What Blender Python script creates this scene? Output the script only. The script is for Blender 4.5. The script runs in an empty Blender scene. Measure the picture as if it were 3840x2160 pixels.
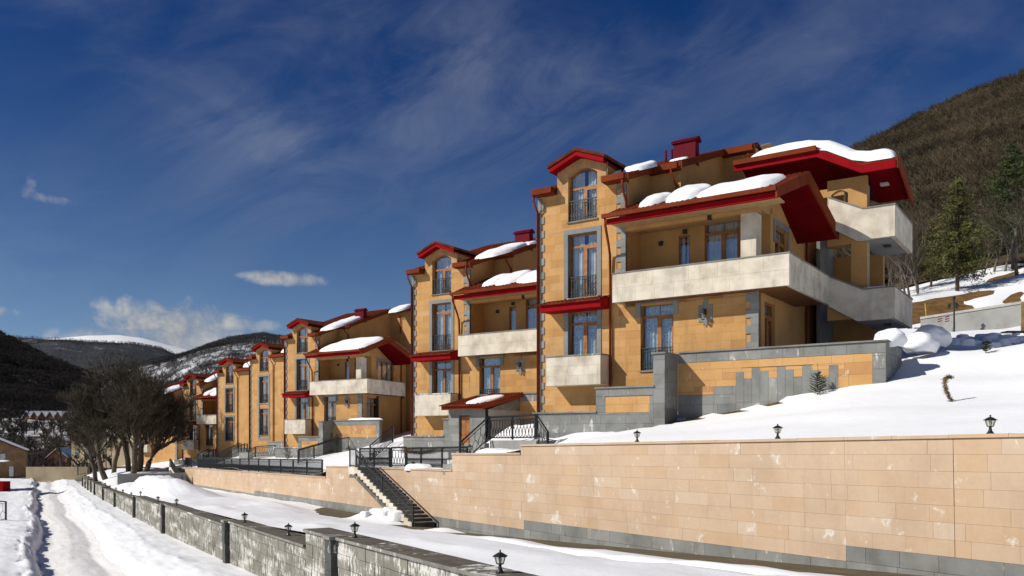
import bpy, math, random
import numpy as np
from mathutils import Vector, Matrix, noise as mnoise
random.seed(7)
sc = bpy.context.scene
COL = sc.collection
F_PX, CX, HY = 3194.0, 1920.0, 1640.0          # calibrated focal length, centre column and horizon row of the photograph
# ---------------------------------------------------------------- camera
cam = bpy.data.cameras.new('camera'); camo = bpy.data.objects.new('camera', cam); COL.objects.link(camo)
cam.sensor_width = 36.0; cam.lens = F_PX / 3840 * 36.0
cam.shift_y = (HY - 1080) / 3840; cam.clip_start = .1; cam.clip_end = 20000
camo.location = (0, 0, 0); camo.rotation_euler = (math.radians(90), 0, 0)
sc.camera = camo
# ---------------------------------------------------------------- light
SUN_EL = math.radians(36.5)
SUN_H = Vector((-.965, -.262)).normalized()
SUN_DIR = Vector((SUN_H.x * math.cos(SUN_EL), SUN_H.y * math.cos(SUN_EL), math.sin(SUN_EL)))
sl = bpy.data.lights.new('sun', 'SUN'); sl.energy = 5.0; sl.angle = math.radians(.53); sl.color = (1, .95, .86)
so = bpy.data.objects.new('sun', sl); COL.objects.link(so); so.location = SUN_DIR * 300
so.rotation_euler = (-SUN_DIR).to_track_quat('-Z', 'Y').to_euler()
vs = sc.view_settings; vs.view_transform = 'Standard'; vs.look = 'None'; vs.gamma = 1; vs.exposure = 0.0; vs.use_curve_mapping = False
sc.cycles.use_denoising = True
sc.cycles.max_bounces = 6; sc.cycles.transparent_max_bounces = 12

def lin(r, g, b):
    f = lambda c: (c/255/12.92) if c/255 <= .04045 else ((c/255+.055)/1.055)**2.4
    return (f(r), f(g), f(b), 1)

class NT:
    """tiny helper for node trees"""
    def __init__(s, tree): s.t = tree
    def n(s, kind, **kw):
        nd = s.t.nodes.new(kind)
        for k, v in kw.items():
            if k == 'inp':
                for kk, vv in v.items():
                    if isinstance(vv, bpy.types.NodeSocket): s.t.links.new(vv, nd.inputs[kk])
                    else: nd.inputs[kk].default_value = vv
            else: setattr(nd, k, v)
        return nd
    def math(s, op, a, b=0.0, c=0.0, clamp=False):
        nd = s.n('ShaderNodeMath', operation=op, use_clamp=clamp)
        for i, v in enumerate((a, b, c)):
            if isinstance(v, bpy.types.NodeSocket): s.t.links.new(v, nd.inputs[i])
            else: nd.inputs[i].default_value = v
        return nd.outputs[0]
    def mix(s, f, a, b, blend='MIX'):
        nd = s.n('ShaderNodeMix', data_type='RGBA', blend_type=blend)
        for i, v in ((0, f), (6, a), (7, b)):
            if isinstance(v, bpy.types.NodeSocket): s.t.links.new(v, nd.inputs[i])
            else: nd.inputs[i].default_value = v
        return nd.outputs[2]
    def noise(s, vec, scale, detail=4, rough=.55, dist=0.0):
        nd = s.n('ShaderNodeTexNoise'); nd.inputs['Scale'].default_value = scale
        nd.inputs['Detail'].default_value = detail; nd.inputs['Roughness'].default_value = rough; nd.inputs['Distortion'].default_value = dist
        if vec is not None: s.t.links.new(vec, nd.inputs['Vector'])
        return nd.outputs['Fac']
    def ramp(s, fac, lo, hi):
        nd = s.n('ShaderNodeMapRange', interpolation_type='SMOOTHSTEP')
        s.t.links.new(fac, nd.inputs[0]); nd.inputs[1].default_value = lo; nd.inputs[2].default_value = hi
        return nd.outputs[0]
    def vmul(s, vec, xyz):
        nd = s.n('ShaderNodeVectorMath', operation='MULTIPLY'); s.t.links.new(vec, nd.inputs[0]); nd.inputs[1].default_value = xyz
        return nd.outputs[0]
    def link(s, a, b): s.t.links.new(a, b)

# ---------------------------------------------------------------- world: Nishita sky with thin cirrus and low cumulus
w = bpy.data.worlds.new('World'); sc.world = w; w.use_nodes = True
t = NT(w.node_tree); w.node_tree.nodes.clear()
sky = t.n('ShaderNodeTexSky', sky_type='NISHITA', sun_disc=False, sun_elevation=SUN_EL, sun_rotation=math.atan2(SUN_H.x, SUN_H.y),
          altitude=2600, air_density=1.0, dust_density=.25, ozone_density=2.2)
SKY_STRENGTH = .052
geo = t.n('ShaderNodeTexCoord'); D3 = geo.outputs['Generated']
sep = t.n('ShaderNodeSeparateXYZ', inp={0: D3}); dx, dy, dz = sep.outputs
az = t.math('ARCTAN2', dx, dy); el = t.math('ARCSINE', dz)
comb = t.n('ShaderNodeCombineXYZ', inp={0: az, 1: el, 2: 0.0}); AE = comb.outputs[0]
# polarised deep blue aloft
deep = t.n('ShaderNodeGamma', inp={0: sky.outputs[0], 1: 1.0}).outputs[0]
skyc = t.mix(t.ramp(el, -.02, .50), t.mix(1.0, deep, (1.2, 1.32, 1.42, 1), 'MULTIPLY'), t.mix(1.0, deep, (.10, .46, 1.02, 1), 'MULTIPLY'))
# cirrus: streaky noise along a tilted direction, gathered by a broad mask
rot = t.n('ShaderNodeVectorRotate', rotation_type='Z_AXIS', inp={0: AE, 3: math.radians(-24)})
st = t.vmul(rot.outputs[0], (1.7, 5.6, 1))
c1 = t.noise(st, 2.3, 8, .62, .9)
broad = t.noise(t.vmul(AE, (1.0, 1.9, 1)), 2.1, 2, .5)
def veil(a0, e0, ra, re):
    a = t.math('DIVIDE', t.math('SUBTRACT', az, a0), ra); e = t.math('DIVIDE', t.math('SUBTRACT', el, e0), re)
    return t.math('EXPONENT', t.math('MULTIPLY', t.math('ADD', t.math('MULTIPLY', a, a), t.math('MULTIPLY', e, e)), -1.0))
veils = t.math('ADD', t.math('ADD', veil(-.22, .36, .27, .105), t.math('MULTIPLY', veil(.34, .42, .17, .09), .8)), t.math('ADD', t.math('MULTIPLY', veil(-.05, .40, .12, .05), .35), t.math('ADD', veil(1.6, .4, .6, .2), t.math('ADD', veil(-1.7, .4, .6, .2), veil(3.0, .4, .6, .2)))))
cir = t.math('MULTIPLY', t.ramp(c1, .28, .82), t.math('MULTIPLY', t.math('ADD', .25, t.ramp(broad, .36, .60)), t.math('ADD', veils, .10)))
soft = t.math('MULTIPLY', t.ramp(t.noise(t.vmul(AE, (1.2, 2.4, 1)), 3.0, 6, .6, .5), .46, .82), .26)
high = t.ramp(el, .02, .16)
cirf = t.math('MULTIPLY', t.math('ADD', t.math('MULTIPLY', cir, .60), soft), high, clamp=True)
skyc = t.mix(t.math('MULTIPLY', cirf, .60), skyc, (7.2, 7.9, 9.2, 1))
# cumulus banks low over the valley
def cumulus(a0, e0, ra, re, puff, amt, seed):
    a = t.math('DIVIDE', t.math('SUBTRACT', az, a0), ra); e = t.math('DIVIDE', t.math('SUBTRACT', el, e0), re)
    r = t.math('ADD', t.math('MULTIPLY', a, a), t.math('MULTIPLY', e, e))
    nz = t.noise(t.n('ShaderNodeVectorMath', operation='ADD', inp={0: AE, 1: (seed, seed*.7, 0)}).outputs[0], puff, 7, .6, .25)
    body = t.math('SUBTRACT', t.math('ADD', 1.0, t.math('MULTIPLY', t.math('SUBTRACT', nz, .5), 3.6)), r)
    return t.math('MULTIPLY', t.ramp(body, .0, 1.25), amt), nz
for args in ((-.375, .120, .095, .030, 24, 1.0, 0.0), (-.39, .098, .12, .024, 18, .75, 1.3), (-.262, .178, .046, .0095, 16, 1.0, 2.1),
             (-.555, .125, .03, .008, 30, .45, 3.3), (-.30, .125, .04, .008, 30, .5, 4.4), (-.515, .250, .008, .016, 60, .22, 5.4), (-.497, .241, .024, .005, 60, .30, 5.9),
             (1.7, .14, .25, .04, 14, .8, 6.1), (-1.6, .15, .25, .04, 14, .8, 7.7), (3.0, .12, .3, .04, 14, .8, 8.2)):
    m, nz = cumulus(*args)
    skyc = t.mix(m, skyc, t.mix(t.ramp(nz, .35, .72), (5.2, 5.7, 6.6, 1), (10.5, 10.3, 10.0, 1)))
bg = t.n('ShaderNodeBackground', inp={0: skyc, 1: SKY_STRENGTH})
t.link(bg.outputs[0], t.n('ShaderNodeOutputWorld').inputs[0])

# ---------------------------------------------------------------- materials
MATS = {}
def new_mat(name):
    m = bpy.data.materials.new(name); m.use_nodes = True; m.node_tree.nodes.clear(); MATS[name] = m
    return m, NT(m.node_tree)
def finish(t, color, rough=.8, bump=None, bstr=.2, bdist=.02, spec=.3, metal=0.0, sub=0.0):
    p = t.n('ShaderNodeBsdfPrincipled')
    for k, v in (('Base Color', color), ('Roughness', rough), ('Specular IOR Level', spec), ('Metallic', metal)):
        if isinstance(v, bpy.types.NodeSocket): t.link(v, p.inputs[k])
        else: p.inputs[k].default_value = v
    if bump is not None:
        b = t.n('ShaderNodeBump'); b.inputs['Strength'].default_value = bstr; b.inputs['Distance'].default_value = bdist
        t.link(bump, b.inputs['Height']); t.link(b.outputs[0], p.inputs['Normal'])
    t.link(p.outputs[0], t.n('ShaderNodeOutputMaterial').inputs[0])
    return p
def rnd_piece(t):
    """a number that differs from piece to piece (own object or own island of a joined mesh)"""
    a = t.n('ShaderNodeObjectInfo').outputs['Random']; b = t.n('ShaderNodeNewGeometry').outputs['Random Per Island']
    return t.math('FRACT', t.math('ADD', a, t.math('MULTIPLY', b, 1.7)))
def stone(name, cols, grain=9.0, mottle=1.2, white=0.0, wcol=(.74, .73, .70, 1), pits=0.0, dark=.16, rough=.85, streak=(2.2, 2.2, .7), wscale=1.6, wper=.25, bstr=.25, broad=0.0, streaks=0.0):
    m, t = new_mat(name); P = t.n('ShaderNodeNewGeometry').outputs['Position']
    r = rnd_piece(t)
    cr = t.n('ShaderNodeValToRGB'); e = cr.color_ramp.elements
    cr.color_ramp.interpolation = 'LINEAR'
    while len(e) < len(cols): e.new(.5)
    for i, c in enumerate(cols): e[i].position = i / max(1, len(cols)-1); e[i].color = c
    t.link(r, cr.inputs[0]); col = cr.outputs[0]
    mo = t.noise(P, mottle, 5, .6); col = t.mix(t.math('MULTIPLY', t.ramp(mo, .35, .75), dark*1.6), col, (.25, .2, .15, 1), 'MULTIPLY')
    gr = t.noise(P, grain, 6, .65); col = t.mix(t.math('MULTIPLY', t.ramp(gr, .3, .7), .22), col, (1.25, 1.22, 1.15, 1), 'MULTIPLY')
    if streaks:
        sk_ = t.ramp(t.noise(t.vmul(P, (2.6, 2.6, .22)), 1.3, 6, .65), .50, .74); col = t.mix(t.math('MULTIPLY', sk_, streaks), col, (.55, .46, .40, 1), 'MULTIPLY')
    if pits:
        v = t.n('ShaderNodeTexVoronoi', inp={'Scale': pits}); t.link(P, v.inputs['Vector'])
        pm = t.math('MULTIPLY', t.math('LESS_THAN', v.outputs['Distance'], .16), t.ramp(t.noise(P, 2.2, 3), .5, .62))
        col = t.mix(t.math('MULTIPLY', pm, .55), col, (.16, .12, .08, 1))
    if white:
        sv = t.vmul(P, streak); nz = t.noise(sv, wscale, 8, .68, .4)
        lim = t.math('SUBTRACT', .80 - white*.34, t.math('MULTIPLY', t.math('POWER', r, 3.0), wper))
        if broad: lim = t.math('SUBTRACT', lim, t.math('MULTIPLY', t.math('SUBTRACT', t.noise(t.vmul(P, (.5, .5, 2.0)), 1.0, 3), .5), broad*2.4))
        wm = t.math('SUBTRACT', nz, lim); wm = t.ramp(wm, 0.0, .09)
        wm = t.math('MULTIPLY', wm, t.math('ADD', .45, t.math('MULTIPLY', t.ramp(t.noise(P, 14, 5, .7), .35, .6), .55)))
        col = t.mix(wm, col, wcol)
    finish(t, col, rough, t.math('ADD', t.noise(P, grain*3, 5, .7), t.math('MULTIPLY', mo, .5)), bstr, .012, .25)
    return m
def plain(name, c, rough=.5, var=.12, scale=3.0, spec=.4, metal=0.0, bump=0.0, fade=(1.0, 1.0, 1.0)):
    m, t = new_mat(name); P = t.n('ShaderNodeNewGeometry').outputs['Position']
    n1 = t.noise(P, scale, 5, .6)
    d = tuple(x*(1-var*2.2) for x in c[:3]) + (1,); l = tuple(min(1, x*(1+var)*f) for x, f in zip(c[:3], fade)) + (1,)
    col = t.mix(t.ramp(n1, .3, .7), d, l)
    rg = t.math('ADD', rough-.08, t.math('MULTIPLY', n1, .16))
    finish(t, col, rg, t.noise(P, scale*9, 4, .6) if bump else None, bump, .01, spec, metal)
    return m

stone('tuff', [(.48, .262, .092, 1), (.50, .28, .104, 1), (.515, .295, .115, 1), (.485, .268, .096, 1), (.525, .315, .138, 1), (.43, .225, .074, 1), (.505, .288, .11, 1)], grain=14, mottle=.9, dark=.16, pits=7, streaks=.30)
stone('tuff_worn', [(.50, .28, .10, 1), (.54, .315, .13, 1), (.50, .28, .11, 1), (.43, .22, .09, 1)], grain=14, mottle=.9, dark=.2, white=.46, wper=.12, wcol=(.60,.52,.42,1))
stone('tuff_shade_wall', [(.47, .262, .096, 1), (.485, .272, .104, 1)], grain=14, mottle=.6, dark=.2)
stone('basalt', [(.19, .195, .19, 1), (.235, .24, .235, 1), (.21, .215, .205, 1), (.26, .262, .25, 1)], grain=10, mottle=1.4, dark=.2)
stone('basalt_worn', [(.18, .185, .18, 1), (.225, .23, .22, 1), (.20, .205, .195, 1), (.25, .25, .235, 1)], grain=10, mottle=1.4, dark=.25, white=.50, wper=.10, wcol=(.52,.52,.50,1))
stone('travertine', [(.62, .56, .45, 1), (.64, .585, .48, 1), (.59, .54, .45, 1), (.65, .60, .50, 1)], grain=6, mottle=1.5, dark=.30, pits=11, streaks=.35)
stone('pink_stone', [(.49, .362, .254, 1), (.498, .368, .26, 1), (.486, .356, .246, 1), (.502, .372, .266, 1), (.482, .34, .218, 1), (.494, .366, .258, 1), (.498, .37, .262, 1), (.515, .40, .295, 1)], grain=10, mottle=.7, dark=.12, white=.50, wper=.10, streak=(1.5, 1.5, 1.5), wscale=1.3, wcol=(.64,.59,.52,1), streaks=.14)
stone('grey_block', [(.20, .19, .16, 1), (.225, .215, .185, 1), (.21, .20, .168, 1), (.24, .225, .19, 1)], grain=10, mottle=1.4, dark=.35, white=.84, wper=.03, streak=(4.2, 4.2, 1.3), wscale=2.4, wcol=(.60,.59,.55,1), broad=.34)
stone('slate_block', [(.055, .06, .062, 1), (.075, .08, .08, 1), (.065, .068, .066, 1)], grain=6, mottle=3, dark=.3, white=.3, rough=.6, bstr=.8)
stone('coping_grey', [(.20, .195, .175, 1), (.24, .235, .21, 1)], grain=8, mottle=1.5, dark=.3, white=.35)
stone('coping_dark', [(.115, .10, .085, 1), (.14, .125, .10, 1)], grain=8, mottle=2.5, dark=.35, white=.25)
stone('concrete', [(.27, .275, .265, 1), (.30, .30, .28, 1)], grain=6, mottle=.7, dark=.25, white=.4)
plain('mortar', (.44, .25, .105, 1), .9, .1)
plain('mortar_pink', (.44, .32, .215, 1), .9, .1)
plain('mortar_grey', (.15, .145, .13, 1), .9, .15)
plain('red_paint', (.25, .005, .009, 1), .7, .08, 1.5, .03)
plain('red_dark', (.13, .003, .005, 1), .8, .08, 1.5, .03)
plain('rust_metal', (.175, .036, .013, 1), .7, .10, 1.2, .04)
plain('rust_pipe', (.18, .032, .012, 1), .6, .08, 2, .06)
plain('maroon', (.12, .005, .014, 1), .6, .08, 1.2, .06)
plain('tile', (.15, .026, .010, 1), .75, .22, 2.5, .06, bump=.3)
plain('tile_brown', (.12, .028, .011, 1), .75, .22, 2.5, .06, bump=.3)
plain('wood', (.31, .115, .025, 1), .45, .15, 5)
plain('wood_dark', (.17, .065, .02, 1), .5, .2, 5)
plain('board_wood', (.42, .28, .13, 1), .7, .2, 3)
plain('iron', (.012, .016, .016, 1), .45, .1, 4, .5)
plain('brass', (.7, .45, .12, 1), .3, .05, 4, .5, 1.0)
plain('curtain', (.62, .64, .63, 1), .9, .10, 3)
plain('lace', (.50, .53, .52, 1), .9, .28, 12)
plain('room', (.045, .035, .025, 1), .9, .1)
plain('bark', (.10, .078, .054, 1), .9, .25, 6, bump=.4)
plain('cottage_wall', (.24, .145, .07, 1), .9, .15, 1.0)
plain('twig', (.080, .062, .040, 1), .9, .25, 2)
plain('twig_grey', (.135, .115, .095, 1), .9, .25, 2)
plain('needles', (.055, .075, .018, 1), .8, .35, 1.5)
plain('needles_gold', (.115, .112, .026, 1), .8, .35, 1.2)
plain('needles_rust', (.19, .115, .03, 1), .8, .3, 9)
plain('hill_twig', (.088, .066, .036, 1), .95, .3, .05)
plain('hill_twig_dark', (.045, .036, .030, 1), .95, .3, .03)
plain('hill_twig_grey', (.082, .078, .078, 1), .95, .3, .03)
plain('soffit_tan', (.42, .27, .12, 1), .8, .08)
plain('metal_grey', (.36, .36, .34, 1), .5, .1, 2, .4, .3)
plain('lamp_bulb', (.55, .50, .42, 1), .3, .1)
plain('yellow_pole', (.6, .42, .03, 1), .5, .1)
def two_tone(name, c1, c2, scale, lo, hi, rough=.9, bump=.4, det=6):
    m, t = new_mat(name); P = t.n('ShaderNodeNewGeometry').outputs['Position']
    n = t.noise(P, scale, det, .62)
    finish(t, t.mix(t.ramp(n, lo, hi), c1, c2), rough, t.noise(P, scale*6, 5, .65), bump, .05, .2)
two_tone('asphalt', (.085, .072, .042, 1), (.13, .11, .068, 1), 1.6, .35, .65, .8, .25)
two_tone('earth', (.11, .058, .02, 1), (.19, .105, .035, 1), 1.4, .35, .65, .95, .8)
two_tone('dead_grass', (.085, .075, .022, 1), (.15, .12, .035, 1), 5, .35, .65, .95, .8)
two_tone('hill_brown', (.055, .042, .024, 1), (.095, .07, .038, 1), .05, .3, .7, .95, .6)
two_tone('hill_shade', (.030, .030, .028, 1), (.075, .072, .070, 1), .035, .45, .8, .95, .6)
def hill_snow(name, snow_lo, snow_hi, tree=(.055, .052, .052, 1), scale=.05):
    m, t = new_mat(name); P = t.n('ShaderNodeNewGeometry').outputs['Position']
    a = t.noise(P, scale, 8, .75); b = t.noise(P, scale*.12, 3, .5)
    f = t.ramp(t.math('ADD', t.math('MULTIPLY', a, .7), t.math('MULTIPLY', b, .5)), snow_lo, snow_hi)
    finish(t, t.mix(f, tree, (.62, .64, .68, 1)), .95, a, .6, 3.0, .1)
hill_snow('hill_speckled', .58, .72, scale=.09)
hill_snow('hill_back', .66, .80, (.050, .054, .060, 1), .03)
stone('pale_stone', [(.40, .325, .20, 1), (.43, .35, .23, 1)], grain=8, mottle=.5, dark=.2)
hill_snow('slope_mixed', .52, .66, (.10, .07, .035, 1), .12)
def snow_mat(name, c, dirt=0.0, bscale=3.0, bstr=.25):
    m, t = new_mat(name); P = t.n('ShaderNodeNewGeometry').outputs['Position']
    n = t.noise(P, .5, 6, .6)
    col = t.mix(t.ramp(n, .3, .75), c, tuple(x*.965 for x in c[:3]) + (1,))
    if dirt: col = t.mix(t.math('MULTIPLY', t.ramp(t.noise(P, 1.1, 6, .7), .45, .8), dirt), col, (.55, .50, .44, 1))
    h = t.math('ADD', t.noise(P, bscale, 6, .6), t.math('MULTIPLY', t.noise(P, bscale*14, 4, .6), .12))
    p = finish(t, col, .72, h, bstr, .05, .25)
    return m
snow_mat('snow', (.82, .83, .85, 1), 0, 2.2, .45); snow_mat('snow_road', (.80, .795, .785, 1), .28, 5.0, .7)
snow_mat('snow_rough', (.85, .855, .86, 1), .12, 6.0, .8); snow_mat('snow_far', (.80, .81, .83, 1))
m, t = new_mat('glass')
gg = t.n('ShaderNodeNewGeometry'); dt = t.n('ShaderNodeVectorMath', operation='DOT_PRODUCT'); t.link(gg.outputs['Normal'], dt.inputs[0]); t.link(gg.outputs['Incoming'], dt.inputs[1])
fr = t.math('POWER', t.math('SUBTRACT', 1.0, t.math('ABSOLUTE', dt.outputs['Value']), clamp=True), 4.0)
fc = t.math('ADD', t.math('MULTIPLY', fr, .9), .20, clamp=True)
tr = t.n('ShaderNodeBsdfTransparent', inp={0: (.80, .84, .86, 1)}); gl = t.n('ShaderNodeBsdfGlossy', inp={0: (.9, .95, 1, 1), 'Roughness': .03})
mx = t.n('ShaderNodeMixShader'); t.link(fc, mx.inputs[0]); t.link(tr.outputs[0], mx.inputs[1]); t.link(gl.outputs[0], mx.inputs[2])
t.link(mx.outputs[0], t.n('ShaderNodeOutputMaterial').inputs[0])
m, t = new_mat('lamp_glass')
mx = t.n('ShaderNodeMixShader', inp={0: .22}); tr = t.n('ShaderNodeBsdfTransparent', inp={0: (.93, .92, .86, 1)}); gl = t.n('ShaderNodeBsdfDiffuse', inp={0: (.75, .74, .66, 1)})
t.link(tr.outputs[0], mx.inputs[1]); t.link(gl.outputs[0], mx.inputs[2]); t.link(mx.outputs[0], t.n('ShaderNodeOutputMaterial').inputs[0])

# ---------------------------------------------------------------- mesh helpers
class MB:
    def __init__(s, T=None): s.v = []; s.f = []; s.T = T
    def quad(s, *p):
        n = len(s.v); s.v += [tuple(q) for q in p]; s.f.append(tuple(range(n, n+len(p)))); return s
    def box(s, x0, x1, y0, y1, z0, z1):
        n = len(s.v)
        s.v += [(x0,y0,z0),(x1,y0,z0),(x1,y1,z0),(x0,y1,z0),(x0,y0,z1),(x1,y0,z1),(x1,y1,z1),(x0,y1,z1)]
        s.f += [tuple(n+i for i in q) for q in ((0,3,2,1),(4,5,6,7),(0,1,5,4),(1,2,6,5),(2,3,7,6),(3,0,4,7))]; return s
    def loft(s, A, B):
        """solid between two polygons with the same number of points"""
        n = len(s.v); k = len(A); s.v += [tuple(p) for p in A] + [tuple(p) for p in B]
        s.f.append(tuple(range(n+k-1, n-1, -1))); s.f.append(tuple(range(n+k, n+2*k)))
        for i in range(k):
            j = (i+1) % k; s.f.append((n+i, n+j, n+k+j, n+k+i))
        return s
    def ext_s(s, poly, f0, f1):
        """polygon in (d, z) swept along s between s=f0(d) and s=f1(d)"""
        g0 = f0 if callable(f0) else (lambda d: f0); g1 = f1 if callable(f1) else (lambda d: f1)
        return s.loft([(g0(d), d, z) for d, z in poly], [(g1(d), d, z) for d, z in poly])
    def ext_d(s, poly, d0, d1):
        """polygon in (s, z) swept along d"""
        return s.loft([(a, d0, z) for a, z in poly], [(a, d1, z) for a, z in poly])
    def ext_z(s, poly, z0, z1):
        return s.loft([(a, b, z0) for a, b in poly], [(a, b, z1) for a, b in poly])
    def tube(s, pts, r, n=6, r1=None, caps=True):
        pts = [Vector(p) for p in pts]; rings = []; k = len(pts)
        up = Vector((0, 0, 1))
        for i, p in enumerate(pts):
            d = (pts[min(i+1, k-1)] - pts[max(i-1, 0)])
            if d.length < 1e-9: d = Vector((0, 0, 1))
            d.normalize(); a = d.cross(up if abs(d.z) < .93 else Vector((1, 0, 0))).normalized(); b = d.cross(a)
            rr = r if r1 is None else r + (r1-r)*i/max(1, k-1)
            base = len(s.v); rings.append(base)
            for j in range(n):
                th = 2*math.pi*j/n; s.v.append(tuple(p + a*(math.cos(th)*rr) + b*(math.sin(th)*rr)))
        for i in range(k-1):
            for j in range(n):
                jj = (j+1) % n; s.f.append((rings[i]+j, rings[i]+jj, rings[i+1]+jj, rings[i+1]+j))
        if caps and n > 2: s.f.append(tuple(rings[0]+j for j in range(n))[::-1]); s.f.append(tuple(rings[-1]+j for j in range(n)))
        return s
    def lathe(s, prof, n=8, c=(0, 0, 0), rot=0.0):
        base = len(s.v)
        for r, z in prof:
            for j in range(n):
                th = rot + 2*math.pi*j/n; s.v.append((c[0]+r*math.cos(th), c[1]+r*math.sin(th), c[2]+z))
        for i in range(len(prof)-1):
            for j in range(n):
                jj = (j+1) % n; s.f.append((base+i*n+j, base+i*n+jj, base+(i+1)*n+jj, base+(i+1)*n+j))
        s.f.append(tuple(base+j for j in range(n))[::-1]); s.f.append(tuple(base+(len(prof)-1)*n+j for j in range(n)))
        return s
    def mesh(s, name, smooth=False):
        me = bpy.data.meshes.new(name)
        v = [s.T(*p) for p in s.v] if s.T else s.v
        me.from_pydata(v, [], s.f)
        if smooth: me.polygons.foreach_set('use_smooth', [True]*len(me.polygons))
        me.update(); return me
    def build(s, name, m, parent=None, smooth=False, kind=None, loc=None):
        me = s.mesh(name, smooth); me.materials.append(MATS[m] if isinstance(m, str) else m)
        return link(name, me, parent, kind, loc)
def link(name, me, parent=None, kind=None, loc=None):
    o = bpy.data.objects.new(name, me); COL.objects.link(o)
    if parent is not None: o.parent = parent
    if kind: o['kind'] = kind
    if loc is not None: o.location = loc
    return o
def tag(o, label, cat, group=None):
    o['label'] = label; o['category'] = cat
    if group: o['group'] = group
    return o
def thing(name, label, cat, loc=(0, 0, 0), rotz=0.0, group=None):
    o = bpy.data.objects.new(name, None); COL.objects.link(o); o.location = loc; o.rotation_euler = (0, 0, rotz); o.empty_display_size = .2
    return tag(o, label, cat, group)
def copy_tree(o, parent=None):
    c = o.copy(); COL.objects.link(c)
    if parent is not None: c.parent = parent
    for ch in o.children: copy_tree(ch, c)
    return c
UNIT = {}
def unit_cube(m):
    if m not in UNIT:
        b = MB().box(-.5, .5, -.5, .5, -.5, .5); me = b.mesh('block'); me.materials.append(MATS[m]); UNIT[m] = me
    return UNIT[m]
def block(name, m, parent, x0, x1, y0, y1, z0, z1):
    o = bpy.data.objects.new(name, unit_cube(m)); COL.objects.link(o); o.parent = parent
    o.location = ((x0+x1)/2, (y0+y1)/2, (z0+z1)/2); o.scale = (x1-x0, y1-y0, z1-z0); return o
def sub_rects(r, holes):
    """rectangle minus rectangles"""
    out = [r]
    for h in holes:
        nxt = []
        for (a0, a1, b0, b1) in out:
            if h[0] >= a1 or h[1] <= a0 or h[2] >= b1 or h[3] <= b0: nxt.append((a0, a1, b0, b1)); continue
            if h[2] > b0: nxt.append((a0, a1, b0, h[2]))
            if h[3] < b1: nxt.append((a0, a1, h[3], b1))
            lo, hi = max(b0, h[2]), min(b1, h[3])
            if h[0] > a0: nxt.append((a0, h[0], lo, hi))
            if h[1] < a1: nxt.append((h[1], a1, lo, hi))
        out = nxt
    return out
def course_stones(r, holes, ch, wl, wh, rng, gap=.0035, z_start=None):
    """ashlar: courses of random lengths over a rectangle, cut round the holes"""
    out = []; z = r[2] if z_start is None else z_start
    while z < r[3]-.02:
        z1 = z+ch; x = r[0] - rng.random()*wl
        while x < r[1]:
            x1 = x + rng.uniform(wl, wh)
            c = (max(x, r[0]), min(x1, r[1]), max(z, r[2]), min(z1, r[3]))
            if c[1]-c[0] > .03 and c[3]-c[2] > .03:
                for q in sub_rects(c, holes):
                    q = (q[0]+gap/2, q[1]-gap/2, q[2]+gap/2, q[3]-gap/2)
                    if q[1]-q[0] > .025 and q[3]-q[2] > .025: out.append(q)
            x = x1
        z = z1
    return out
def fbm(x, y, s, oct=4, seed=0.0):
    return mnoise.fractal(Vector((x*s+seed, y*s-seed, seed*.37)), .9, 2.0, oct)
def px(u, v, Y):
    """the point that the photograph shows at (u, v), at depth Y"""
    return Vector(((u-CX)/F_PX*Y, Y, (HY-v)/F_PX*Y))
# ================================================================ the houses
ANG = math.atan2(3194, 4659)                     # all facades of the row face the same way
RX, RY = math.cos(ANG), -math.sin(ANG)           # along the facade, to the right
DX, DY = math.sin(ANG), math.cos(ANG)            # into the house
ZB = .6                                          # base height of the reference house
ROOF = lambda d: 10.78 + .375*(d+.45)            # main roof plane
def hw(H, s, d, z):
    o = H['o']; return Vector((o.location.x + s*RX + d*DX, o.location.y + s*RY + d*DY, o.location.z + z - ZB))

def tiles(mb, f0, f1, d0, z0, d1, z1, lift=.02, step=.34, wave=.21, amp=.028):
    """rippled, stepped tile sheet on a slope from (d0,z0) to (d1,z1), between s=f0(d) and s=f1(d)"""
    g0 = f0 if callable(f0) else (lambda d: f0); g1 = f1 if callable(f1) else (lambda d: f1)
    n = max(1, int(round(math.hypot(d1-d0, z1-z0)/step)))
    w = max(abs(g1(d0)-g0(d0)), abs(g1(d1)-g0(d1))); k = max(4, int(w/wave*4))
    for i in range(n):
        rows = []
        for tt, up in ((i/n, .030), ((i+1)/n, .004)):
            d = d0+(d1-d0)*tt; z = z0+(z1-z0)*tt; base = len(mb.v); rows.append(base)
            for j in range(k+1):
                s = g0(d)+(g1(d)-g0(d))*j/k
                mb.v.append((s, d, z+lift+up+amp*math.sin(2*math.pi*s/wave)))
        for j in range(k): mb.f.append((rows[0]+j, rows[0]+j+1, rows[1]+j+1, rows[1]+j))
        b = len(mb.v)                                     # drip edge of the course
        d = d0+(d1-d0)*i/n; z = z0+(z1-z0)*i/n
        for j in range(k+1):
            x = mb.v[rows[0]+j]; mb.v.append((x[0], x[1]-.002, z-.01))
        for j in range(k): mb.f.append((b+j, b+j+1, rows[0]+j+1, rows[0]+j))
    return mb

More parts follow.
